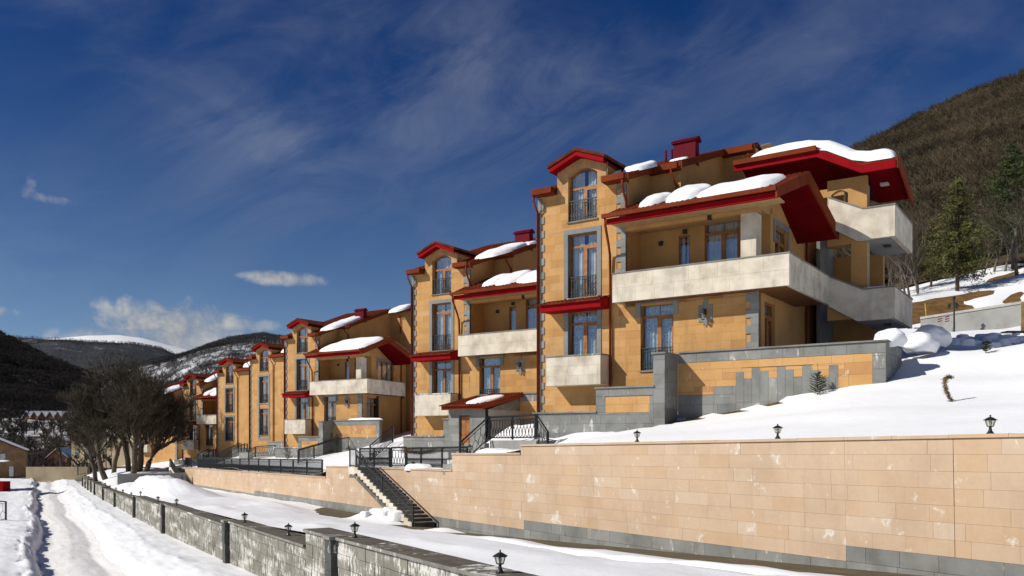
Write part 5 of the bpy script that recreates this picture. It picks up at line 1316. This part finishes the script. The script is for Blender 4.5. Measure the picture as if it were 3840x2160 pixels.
# young conifers in the snow
def sapling(label, loc, h, r, seed, m='needles', leader=.35):
    rng = random.Random(seed); o = thing('young_fir', label, 'fir', loc, group='young firs in the snow'); tr = MB().tube([(0, 0, -.1), (0, 0, h)], .014, 5, r1=.004); cr = MB(); lim = MB()
    for z0 in np.linspace(.04*h, (1-leader)*h, max(3, int(h*9))):
        f = z0/h; L = r*(1-f)**.8
        for i in range(7):
            a = rng.uniform(0, 6.283); d = Vector((math.cos(a), math.sin(a), rng.uniform(.25, .6))).normalized(); p0 = Vector((0, 0, z0)); LL = L*rng.uniform(.7, 1.1)
            lim.tube([p0, p0+d*LL], .005, 3, r1=.002, caps=False)
            for j in range(16):
                q = p0+d*LL*(j+1)/16
                for _ in range(3):
                    e = (d*.6+Vector((rng.uniform(-1, 1), rng.uniform(-1, 1), rng.uniform(-.6, 1))))*.045; w_ = rand_perp(e, rng)*.007; cr.quad(q-w_, q+w_, q+e)
    for j in range(40):
        q = Vector((0, 0, h*(1-leader*(1-j/40)))); e = Vector((rng.uniform(-1, 1), rng.uniform(-1, 1), .8))*.03; w_ = rand_perp(e, rng)*.006; cr.quad(q-w_, q+w_, q+e)
    tr.build('trunk', 'bark', o); lim.build('branches', 'bark', o); cr.build('needles', m, o); return o
def snow_at(x, y): return (x, y, UP(x, y)-.02)
q = hw(HOUSES['one'], 12.45, -1.35, 0); sapling('young fir against the stepped garden wall', snow_at(q.x, q.y), 1.15, .42, 1, 'needles')
x, Y = (3697-CX)/F_PX*30.5, 30.5; sapling('small young fir alone on the upper snow slope', snow_at(x, Y), .62, .26, 2, 'needles', .5)
sapling('young fir beside the plain picket handrail', tuple(gp(1265, 1690, 61) + Vector((0, 0, -.1))), 1.5, .5, 3, 'needles', .2)
sapling('bushy young fir on the path behind the long iron fence', tuple(gp(1078, 1712, 63) + Vector((0, 0, -.2))), 1.15, .5, 4, 'needles_gold', .15)
sapling('small fir near the railing of the flat-fronted house', tuple(gp(1243, 1660, 70)), .9, .3, 5, 'needles', .2)
# bent conifer
Y = 23.6; x = (3572-CX)/F_PX*Y; base = snow_at(x, Y)
o = thing('bent_conifer', 'curved rusty green conifer bending over in the snow', 'conifer', base)
pts = [Vector(p) for p in ((0, 0, -.05), (-.09, 0, .12), (-.17, 0, .30), (-.22, 0, .48), (-.20, 0, .63), (-.12, 0, .70), (-.02, 0, .66))]
MB().tube(pts, .014, 5, r1=.005).build('trunk', 'bark', o)
rng = random.Random(9); cr = MB()
for i in range(1100):
    f = rng.random()*(len(pts)-1.001); j = int(f); q = pts[j].lerp(pts[j+1], f-j) + Vector((rng.gauss(0, .032), rng.gauss(0, .032), rng.gauss(0, .02)))
    e = Vector((rng.uniform(-1, 1), rng.uniform(-1, 1), rng.uniform(-1, .4))).normalized()*.055; w_ = rand_perp(e, rng)*.009; cr.quad(q-w_, q+w_, q+e)
cr.build('needles', 'needles_rust', o)
# juniper lying behind the fence
P = gp(1575, 1702, 41.5); o = thing('juniper', 'low spreading juniper behind the iron fence panel', 'shrub', P)
cr = MB(); rng = random.Random(12); br = MB()
for i in range(26):
    a = rng.uniform(-.5, .5) + (0 if i % 2 else math.pi); L = rng.uniform(.5, 1.25); d = Vector((math.cos(a), math.sin(a), rng.uniform(.02, .35))).normalized(); br.tube([(0, 0, 0), d*L], .012, 3, r1=.004)
    for j in range(60):
        q = d*L*rng.random() + Vector((rng.gauss(0, .06), rng.gauss(0, .06), rng.gauss(.02, .05))); e = Vector((rng.uniform(-1, 1), rng.uniform(-1, 1), rng.uniform(-.3, .8)))*.06; w_ = rand_perp(e, rng)*.012; cr.quad(q-w_, q+w_, q+e)
br.build('branches', 'bark', o); cr.build('needles', 'needles_rust', o)

# ================================================================ street lamp, ramp wall, boards on the right
P = Vector(at(3578, 52)); P.z -= .2
o = thing('street_lamp', 'black street lamp with clustered lanterns behind the snow ridge', 'street lamp', P)
MB().lathe([(.10, 0), (.09, .25), (.05, .35), (.045, 2.0), (.06, 2.05), (.03, 2.25)], 10).build('post', 'iron', o)
for k in range(3):
    a = k*2.1+.4; c_, s_ = math.cos(a), math.sin(a); am = MB().tube([(0, 0, 1.9), (.2*c_, .2*s_, 2.0), (.27*c_, .27*s_, 1.93)], .018, 5).build('arm', 'iron', o)
    MB().lathe([(.05, -.02), (.11, .15), (.14, .17), (.05, .27), (.01, .32)], 6, (.27*c_, .27*s_, 1.70)).build('lantern_head', 'iron', o)
MB().lathe([(.05, 0), (.11, .17), (.14, .19), (.05, .29), (.01, .36)], 6, (0, 0, 2.12)).build('lantern_head', 'iron', o)
a, b_ = px(3452, 1252, 55.5), px(3870, 1168, 50.5); d = b_-a
o = thing('ramp_wall', 'long grey concrete ramp wall rising behind the snow ridge', 'wall', a)
n_ = Vector((-d.y, d.x, 0)).normalized(); up = Vector((0, 0, 1)); b = MB()
b.loft([Vector((0, 0, -1.5)), n_*.5+up*-1.5, n_*.5+up*.95, up*.95], [d-up*1.5, d+n_*.5-up*1.5, d+n_*.5+up*.55, d+up*.55]); b.build('wall_core', 'concrete', o)
b = MB().loft([n_*-.06+up*.951, n_*.62+up*.951, n_*.62+up*1.10, n_*-.06+up*1.10], [d-n_*.06+up*.551, d+n_*.62+up*.551, d+n_*.62+up*.70, d-n_*.06+up*.70]); b.build('coping', 'metal_grey', o)
for k, u_ in enumerate((3510, 3538)):
    q = px(u_, 1212, 54.2)-a
    for j in range(3):
        s_ = MB().quad(q+Vector((-.15, -.5, .0+j*.14)), q+Vector((.12, -.5, .06+j*.14)), q+Vector((.12, -.5, .12+j*.14)), q+Vector((-.15, -.5, .06+j*.14))); s_.build('hazard_stripe', 'red_paint', o)
a2 = px(3420, 1250, 58); o = thing('low_stone_wall', 'short snow-dusted stone wall behind the shaded snow heap', 'wall', a2)
for i in range(9): block('stone', 'basalt_worn', o, i*.55, i*.55+.53, 0, .4, -.6, .0+.03*(i % 3)); block('stone', 'basalt_worn', o, i*.55+.2, i*.55+.7, .01, .39, .002+.03*(i % 3)+.04, .40)
P = px(3836, 1235, 40.5); o = thing('timber_board', 'weathered plywood board standing on a black frame by the ridge', 'board', P)
MB().box(-.08, 1.4, 0, .05, -.1, 1.3).build('panel', 'board_wood', o); MB().box(-.9, 1.4, -.3, .3, -.16, -.101).build('base', 'iron', o)
MB().tube([(.1, -.02, -.1), (.5, -.5, -.35)], .03, 4).tube([(1, -.02, -.1), (.6, -.5, -.35)], .03, 4).build('leg', 'iron', o)
P = px(3475, 1190, 61); tag(MB().tube([(0, 0, -.3), (-.12, 0, 1.0)], .03, 6).build('marker_pole', 'yellow_pole', None, loc=P), 'thin yellow marker pole stuck in the brown bank', 'pole')

# ================================================================ wall lamps
def wall_lamp(key, s, z, label):
    o = thing('wall_lamp', label, 'wall lamp', hw(HOUSES[key], s, 0, z), -ANG, 'wall lamps in grey stone frames')
    MB().box(-.05, .05, -.05, .0, .05, .28).build('bracket_plate', 'iron', o); MB().tube([(0, -.05, .2), (0, -.15, .30), (0, -.24, .26), (0, -.25, .16)], .014, 5).build('arm', 'iron', o)
    h = MB().lathe([(.03, .15), (.11, .08), (.12, .06), (.10, .05)], 6, (0, -.25, 0)).build('cap', 'iron', o)
    cg = MB()
    for j in range(6):
        a = j*math.pi/3; cg.tube([(.095*math.cos(a), -.25+.095*math.sin(a), .06), (.06*math.cos(a), -.25+.06*math.sin(a), -.14)], .007, 3)
    cg.lathe([(.065, -.16), (.065, -.13)], 6, (0, -.25, 0)); cg.build('cage', 'iron', o)
    MB().lathe([(.05, -.13), (.085, .05)], 6, (0, -.25, 0)).build('glass', 'lamp_glass', o)
for key, s, lab in (('one', 7.80, 'black wall lamp on the largest house'), ('two', 7.80, 'black wall lamp on the house with the porch'), ('three', 7.80, 'black wall lamp on the house with the wide gable'), ('four', 6.40, 'black wall lamp on the flat-fronted house'), ('five', 6.40, 'black wall lamp on the narrow house'), ('six', 7.8, 'black wall lamp on the house with the red canopy')):
    wall_lamp(key, s, 4.75, lab)

# ================================================================ things along the road and in the valley
def simple_house(label, loc, rz, w_, dp, h, rh, wallm, roofm, wins, snow=True, name='house', group=None):
    o = thing(name, label, 'house', loc, rz, group)
    MB().box(0, w_, 0, dp, -1.5, h).build('wall', wallm, o); MB().ext_d([(0, h), (w_, h), (w_/2, h+rh)], .02, dp-.02).build('gable', wallm, o)
    rf = MB()
    for e0, e1 in ((-.35, w_/2), (w_+.35, w_/2)):
        z0 = h-.35*rh/(w_/2); q = [(e0, z0+.02), (e1, h+rh+.02), (e1, h+rh+.22), (e0, z0+.2)]
        rf.ext_d(q if e0 < e1 else q[::-1], -.4, dp+.4)
    r = rf.build('roof', roofm, o)
    if snow:
        sn = MB()
        for e0, e1 in ((-.30, w_/2), (w_+.30, w_/2)):
            z0 = h-.35*rh/(w_/2); q = [(e0, z0+.205), (e1, h+rh+.225), (e1, h+rh+.50), (e0, z0+.42)]
            sn.ext_d(q if e0 < e1 else q[::-1], -.35, dp+.35)
        sn.build('roof_snow', 'snow_far', r)
    for (a0, a1, z0, z1) in wins:
        wf = MB().box(a0-.08, a1+.08, -.05, .03, z0-.08, z1+.08).build('window', 'wood_dark', o); MB().box(a0, a1, -.06, -.051, z0, z1).build('pane', 'glass', wf); MB().box(a0, a1, -.0505, -.0502, z0, z1).build('curtain', 'room', wf)  # the curtain here is a dark sheet, coloured as the unlit room
    return o
Y = 152; simple_house('brown gabled cottage at the road end with snow on its porch', ((-150-CX)/F_PX*Y, Y, -7.2), .42, 10.2, 3.2, 4.7, 2.3, 'cottage_wall', 'tile_brown', [(6.2, 7.0, 2.9, 4.2), (7.6, 8.3, .1, 1.9)])
snow_blob('snow ledge on the brown cottage canopy', Vector(((-2-CX)/F_PX*151, 151, -4.3)), (1.9, 0, 0), (0, .8, 0), .4, 44, name='roof_snow', group='snow lying on the roofs')
simple_house('pale stone house behind the bare trees with dark windows', ((268-CX)/F_PX*190, 190, -5.2), -.35, 14, 10, 6.2, 2.6, 'pale_stone', 'tile_brown', [(1.2+i*2.6, 2.2+i*2.6, z, z+1.9) for i in range(5) for z in (.6, 3.6)])
simple_house('second pale stone house further right behind the bare trees', ((420-CX)/F_PX*165, 165, -4.2), -.45, 12, 10, 6.8, 2.4, 'pale_stone', 'tile_brown', [(1.0+i*2.7, 2.0+i*2.7, z, z+1.9) for i in range(4) for z in (.8, 3.9)])
simple_house('small stone cottage beside the slim bare tree', ((178-CX)/F_PX*200, 200, -8.0), .1, 4.4, 6, 3.2, 1.9, 'tuff_shade_wall', 'tile_brown', [(1.2, 2.0, .6, 1.9)])
simple_house('low dark snow-roofed shed on the far field', ((75-CX)/F_PX*245, 245, -7.6), -.1, 13, 6, 1.6, .5, 'wood_dark', 'snow_far', [], snow=False, name='shed')
rw_ = random.Random(3)
for i in range(6):
    Y = 426; x = (84+i*29.5-CX)/F_PX*Y; simple_house('dark gabled cabin with snowy roof valleys in the far row', (x, Y, 8.0), 0, 3.9, 6, 2.2, 2.9, 'wood_dark', 'snow_far', [(1.5, 2.3, .5, 1.9)], snow=False, name='cabin', group='row of far cabins')
# tall building out of the frame on the left whose shadow crosses the road, and the red container in front of it
simple_house('brown gabled house left of the road whose shadow crosses the snow', (-73.8, 103, -6.4), .0, 6.5, 7, 5.2, 2.4, 'tuff_shade_wall', 'tile_brown', [(1, 2, .5, 2)])
o = thing('red_container', 'red metal container half buried in roadside snow', 'container', (-65.0, 103.5, -6.5))
MB().box(0, 3.1, 0, 1.6, -.3, 1.1).build('body', 'red_paint', o); MB().box(-.04, 1.8, -.04, 1.64, 1.1, 1.22).build('lid', 'red_dark', o)
for k in range(3): MB().box(.4+k*.9, .46+k*.9, -.03, .0, 0, 1.0).build('rib', 'red_dark', o)
gx = lambda u_, Y: (u_-CX)/F_PX*Y
rg0 = lambda u_, v_, Y: tuple(px(u_, v_, Y))
fence('black iron gate at the left roadside in deep snow', [rg0(-45, 1952, 54), rg0(22, 1955, 54)], 1.25, .3, group='roadside railings', zig=False)
fence('rear iron railing panel standing in the terrace snow', [rg0(537, 1872, 64), rg0(577, 1872, 64), rg0(616, 1868, 64)], .82, .3, group='railings standing in the terrace snow', zig=False)
fence('front iron railing panel standing in the terrace snow', [rg0(560, 1880, 61), rg0(601, 1880, 61), rg0(640, 1876, 61)], .84, .3, group='railings standing in the terrace snow', zig=False)
fence('thin wire fence below the leaning bare tree', [rg0(292, 1782, 118), rg0(330, 1775, 120), rg0(352, 1772, 120), rg0(398, 1765, 122)], 1.4, .4, fancy=False, group='far wire fences')
fence('tall wire fence of the sports ground in the valley', [rg0(u_, 1760-(u_-70)*.06, 170) for u_ in (62, 82, 100, 118, 140, 165)], 3.0, 1.2, fancy=False, group='far wire fences')
b = MB().box(0, 11, 0, .5, -1, 1.6); tag(b.build('low_wall', 'pale_stone', None, loc=px(97, 1785, 150)), 'pale stone wall at the far end of the road', 'wall')
b = MB().box(0, 6.5, 0, .5, -1.2, .6); ow = b.build('low_wall', 'concrete', None, loc=px(440, 1800, 86)); ow.rotation_euler = (0, 0, .4); tag(ow, 'low concrete kerb wall in front of the bare trees', 'wall')

# ================================================================ hills and their woods
def hill(name, m, ul, vl, Y0, Y1, v0, kind='structure', nu=90, ny=34, rough=1.0, back=.35, pw=1.0, seed=1.0):
    vf = tab(list(zip(ul, vl))); v0f = tab(v0) if isinstance(v0, list) else (lambda u_: v0)
    P = []
    def fn(i, j):
        u_ = lerp(ul[0], ul[-1], j); k = (u_-CX)/F_PX
        if i <= .86:
            t_ = i/.86; Y = lerp(Y0, Y1, t_); za = (HY-v0f(u_))/F_PX*Y0; zb = (HY-vf(u_))/F_PX*Y1
            z = za+(zb-za)*t_**pw + rough*math.sin(math.pi*t_)*(fbm(k*Y, Y, 2.2/(Y1-Y0), 4, seed)*.07*(Y1-Y0)) + rough*.004*Y1*fbm(k*Y, Y, 9/(Y1-Y0), 3, seed+2)*min(1, t_*4)
        else:
            t_ = (i-.86)/.14; Y = lerp(Y1, Y1*1.5, t_); z = (HY-vf(u_))/F_PX*Y1 - back*(Y-Y1)
        return k*Y, Y, z
    o = grid_mesh(name, m, ny, nu, fn, kind); return fn
def forest_proto(m, seed, n1=9, n2=6, thick=1.0, h=6.0):
    rng = random.Random(seed); b = MB(); b.tube([(0, 0, -.5), (0, 0, h*.6)], .16*thick, 3, r1=.06, caps=False)
    for i in range(n1):
        z = h*rng.uniform(.2, .6); a = rng.uniform(0, 6.28); d = Vector((math.cos(a)*.7, math.sin(a)*.7, rng.uniform(.5, 1))).normalized(); L = h*rng.uniform(.25, .5); p = Vector((0, 0, z)); q = p+d*L
        b.tube([p, q], .07*thick, 3, r1=.03*thick, caps=False)
        for j in range(n2):
            p2 = p.lerp(q, rng.uniform(.3, 1)); d2 = (d+Vector((rng.uniform(-1, 1), rng.uniform(-1, 1), rng.uniform(-.2, .9)))).normalized(); b.tube([p2, p2+d2*L*rng.uniform(.35, .7)], .045*thick, 3, r1=.012*thick, caps=False)
    me = b.mesh('forest_tree'); me.materials.append(MATS[m]); return bpy.data.objects.new('forest_tree', me)       # kept out of the scene: only the wood uses it
def wood(name, label, fn, count, proto, smin, smax, seed, imin=0.0, imax=.9, jr=(0, 1), keep=None):
    rng = random.Random(seed); v = []
    while len(v) < count:
        i, j = rng.uniform(imin, imax), rng.uniform(*jr)
        if keep and not keep(i, j, rng): continue
        v.append(tuple(fn(i, j)))
    me = bpy.data.meshes.new(name); me.from_pydata(v, [], []); o = link(name, me, None, 'stuff'); tag(o, label, 'wood')
    ng = bpy.data.node_groups.new(name, 'GeometryNodeTree')
    ng.interface.new_socket('Geometry', in_out='INPUT', socket_type='NodeSocketGeometry'); ng.interface.new_socket('Geometry', in_out='OUTPUT', socket_type='NodeSocketGeometry')
    N = ng.nodes; gi = N.new('NodeGroupInput'); go = N.new('NodeGroupOutput'); ip = N.new('GeometryNodeInstanceOnPoints'); oi = N.new('GeometryNodeObjectInfo'); oi.inputs['Object'].default_value = proto
    r1_ = N.new('FunctionNodeRandomValue'); r1_.data_type = 'FLOAT_VECTOR'; r1_.inputs[0].default_value = (-.08, -.08, 0); r1_.inputs[1].default_value = (.08, .08, 6.28)
    r2_ = N.new('FunctionNodeRandomValue'); r2_.data_type = 'FLOAT'; r2_.inputs[2].default_value = smin; r2_.inputs[3].default_value = smax; r2_.inputs['Seed'].default_value = 5
    L_ = ng.links.new; L_(gi.outputs[0], ip.inputs['Points']); L_(oi.outputs['Geometry'], ip.inputs['Instance']); L_(r1_.outputs[0], ip.inputs['Rotation']); L_(r2_.outputs[1], ip.inputs['Scale']); L_(ip.outputs[0], go.inputs[0])
    md = o.modifiers.new('scatter', 'NODES'); md.node_group = ng
    return o
fr = hill('hill_slope', 'hill_brown', [1500, 2100, 2500, 2900, 3240, 3450, 3650, 3840, 4100, 4600], [1470, 1240, 990, 745, 553, 450, 362, 292, 215, 120], 80, 300, [(1500, 1560), (2600, 1330), (3000, 1190), (3300, 1110), (3440, 1060), (3840, 985), (4600, 880)], rough=.35, nu=110, ny=46, pw=1.05, seed=1.7)
pr = [forest_proto('hill_twig', 500+i, 10, 6, 1.5, 6.0) for i in range(2)]
wood('hill_wood', 'dense brown leafless wood covering the steep hill on the right', fr, 15000, pr[0], .34, .66, 1, .02, .885, (.42, 1))
wood('hill_wood', 'second layer of brown leafless trees on the steep hill on the right', fr, 15000, pr[1], .30, .62, 2, .02, .885, (.42, 1))
fm = hill('hill', 'hill_speckled', [380, 440, 560, 640, 700, 780, 860, 930, 990, 1060, 1200, 1500], [1470, 1430, 1385, 1362, 1338, 1300, 1272, 1262, 1256, 1266, 1300, 1420], 260, 720, 1640, rough=.6, nu=110, seed=4.1)
pm_ = forest_proto('hill_twig_grey', 511, 7, 4, 2.4, 6.5)
wood('hill_wood', 'sparse grey leafless trees on the snow-speckled hill behind the houses', fm, 16000, pm_, .26, .5, 3, .15, .885, keep=lambda i, j, r: r.random() < .25 + .75*(i > .62) + .6*max(0, fbm(i*6, j*9, 1, 3, 2)))
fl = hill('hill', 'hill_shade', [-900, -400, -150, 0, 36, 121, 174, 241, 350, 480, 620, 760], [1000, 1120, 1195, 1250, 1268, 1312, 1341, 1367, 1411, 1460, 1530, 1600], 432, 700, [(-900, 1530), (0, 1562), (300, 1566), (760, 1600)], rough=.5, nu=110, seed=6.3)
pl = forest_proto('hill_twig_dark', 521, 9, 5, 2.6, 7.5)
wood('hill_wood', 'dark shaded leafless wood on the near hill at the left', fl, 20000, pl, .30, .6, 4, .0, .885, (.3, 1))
fb = hill('hill', 'hill_back', [-900, -300, 30, 90, 160, 240, 370, 500, 600, 660, 720, 900], [1180, 1240, 1257, 1262, 1266, 1270, 1281, 1286, 1305, 1330, 1352, 1450], 850, 1700, 1560, rough=.5, nu=110, seed=8.2)
pb = forest_proto('hill_twig_grey', 531, 5, 3, 4.0, 9)
wood('hill_wood', 'thin distant wood along the far dark ridge', fb, 14000, pb, .22, .45, 6, .15, .885, (.3, 1), keep=lambda i, j, r: r.random() < .3+.7*(i > .8)+.6*max(0, fbm(i*5, j*8, 1, 3, 5)))
hill('mountain', 'snow_far', [-900, 60, 240, 330, 450, 540, 640, 760, 900], [1310, 1280, 1263, 1256, 1255, 1268, 1295, 1325, 1380], 2600, 4600, 1480, rough=.25, nu=80, seed=9.4)
# wood on the valley floor
wood('valley_wood', 'leafless bushes scattered over the far snow field', lambda i, j: valley(i, j), 2600, pl, .4, .9, 9, .12, .8, (.02, .42))
for o in list(bpy.data.objects):
    if o.type == 'MESH' and 'kind' not in o and o.parent is None and 'label' not in o: print('UNLABELLED', o.name)
